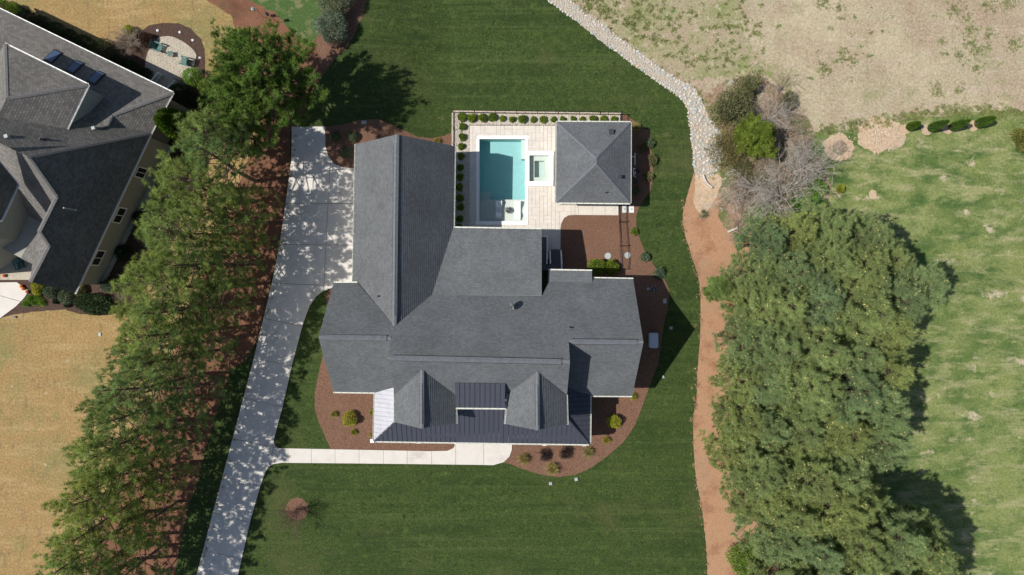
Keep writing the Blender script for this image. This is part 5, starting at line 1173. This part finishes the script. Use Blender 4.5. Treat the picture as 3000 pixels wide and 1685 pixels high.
shrub('yucca', 2058, 629, [('leaves', leafball('leaves', 690, .3, 200, 0, .16, L_sage, .7, .1, 1.3, .05, .4))], 'small grey-green spiky plant on the straw path', 'plant')
pts = [(2562+random.gauss(0,24), 398+random.gauss(0,16), random.uniform(1.0,3.2)) for _ in range(260)]
tag(joined_rocks('rubble_pile', pts, rockmat('pale_rubble', [(.55,.45,.33),(.4,.3,.2),(.62,.55,.45)]), None, 12), 'scattered pale rubble and chips on bare soil below the meadow', 'rubble')
# neighbour's shrubs
nbs = [(22,28,22,L_box),(52,36,20,L_box),(92,59,24,L_dark),(135,78,24,L_dark),(176,96,24,L_dark),(218,117,24,L_dark),(262,138,27,L_dark),(318,155,33,L_dark),(358,188,22,L_dark),(398,205,22,L_dark),(434,222,18,L_dark)]
for i, (x, y, r, mt) in enumerate(nbs): shrub('clipped_bush', x, y, ball(700+i, r*S, 2200, .10, mt, .95, .08, 0, .6), f'round clipped bush along the upper eave of the neighbouring house, {ORD[i]} from the left', 'bush', 'clipped bushes behind the neighbouring house')
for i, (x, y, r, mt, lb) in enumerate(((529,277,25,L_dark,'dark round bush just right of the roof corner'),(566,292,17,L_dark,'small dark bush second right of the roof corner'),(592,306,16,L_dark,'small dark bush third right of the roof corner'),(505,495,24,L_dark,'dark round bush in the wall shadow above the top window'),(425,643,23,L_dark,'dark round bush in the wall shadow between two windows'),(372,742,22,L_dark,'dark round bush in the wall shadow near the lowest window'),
    (486,605,26,L_olive,'sunlit olive bush beside the wall, upper one'),(441,696,24,L_olive,'sunlit olive bush beside the wall, middle one'),(380,822,26,L_olive,'sunlit olive bush beside the wall, lower one'),(323,838,18,L_sage,'grey-green bush below the end of the side wall'),
    (120,843,19,L_yel,'yellow bush in the neighbouring front bed'),(161,854,19,L_sage,'grey-green ball bush next to the yellow one'),(205,869,20,L_sage,'grey-green ball bush second from the yellow one'),(241,850,15,L_olive,'olive bush at the lower roof corner'),(166,883,7,L_dark,'tiny dark plant below the grey-green ball bushes, left one'),(201,892,8,L_dark,'tiny dark plant below the grey-green ball bushes, right one'),(386,97,16,L_yel,'yellow-tipped shrub left of the garden patio'),(435,121,20,L_red,'dark red shrub at the corner of the garden patio'),(575,232,26,L_lime,'light green loose shrub at the bottom right of the garden patio'),(610,260,22,L_box,'green shrub between the garden patio and the broad pine'))):
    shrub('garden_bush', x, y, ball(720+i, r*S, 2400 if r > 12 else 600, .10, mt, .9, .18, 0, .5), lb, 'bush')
shrub('large_shrub', 290, 890, ball(745, 1.0, 7000, .12, L_dark, .85, .15, 0, .5), 'large dark green oval shrub in the neighbouring front bed', 'shrub', sxy=(1.7,.95,1.0), rz=-.1)
for i, (x, y) in enumerate(((80,890),(91,875),(104,886),(114,871),(127,886))): shrub('leafy_plant', x, y, [('leaves', leafball('leaves', 750+i, .26, 260, 0, .15, L_lime, .6, .2, .6, .1))], f'low bright green plant in the neighbouring front bed, {ORD[i]} from the left', 'plant', 'bright green plants in the front bed')
for i, (x, y, R_, lb) in enumerate(((383,128,1.25,'large bare tan shrub left of the garden patio'),(528,552,.9,'bare reddish shrub by the side wall, upper one'),(490,650,.7,'bare reddish shrub by the side wall, middle one'),(388,850,.8,'bare reddish shrub beside the lower pines'),(366,876,.7,'bare tan shrub below the reddish one by the pines'),(545,250,.8,'bare shrub between the patio and the roof corner'))):
    shrub('bare_shrub', x, y, [('branches', twigs(760+i, R_, R_*.8, 40 if i == 0 else 22, M_twigt if i in (0,4) else M_twigr, 2, .022 if i == 0 else .014))], lb, 'shrub')
for i, (x, y, mt, lb) in enumerate(((65,839,M_orange,'orange pumpkin at the corner of the neighbouring porch, upper one'),(70,846,M_orange,'orange pumpkin at the corner of the neighbouring porch, lower one'),(82,855,M_terr,'small terracotta pot beside the neighbouring driveway'),(14,808,M_orange,'orange pumpkin on the neighbouring porch at the picture edge'))):
    o = thing('pumpkin' if mt is M_orange else 'flower_pot', lb, 'pumpkin' if mt is M_orange else 'pot', G(x, y, .25 if i == 3 else .1)); v = []; f = []
    for a in range(7):
        for b in range(12):
            th = PI*a/6; ph_ = 2*PI*b/12; rr_ = .17*(1+.08*math.cos(ph_*6)); v.append(o.location+Vector((rr_*math.sin(th)*math.cos(ph_), rr_*math.sin(th)*math.sin(ph_), .13-.13*math.cos(th))))
    for a in range(6):
        for b in range(12): f.append((a*12+b, a*12+(b+1) % 12, (a+1)*12+(b+1) % 12, (a+1)*12+b))
    MB().add(v, f).build('shell', mt, o, smooth=True)
    q = o.location+Vector((0,0,.25)); MB().tube(q, q+Vector((.02,.01,.08)), .02, .015, 6).build('stalk', M_bark, o)
adirondack(66,778,-1.2,'dark green slatted chair on the neighbouring porch')
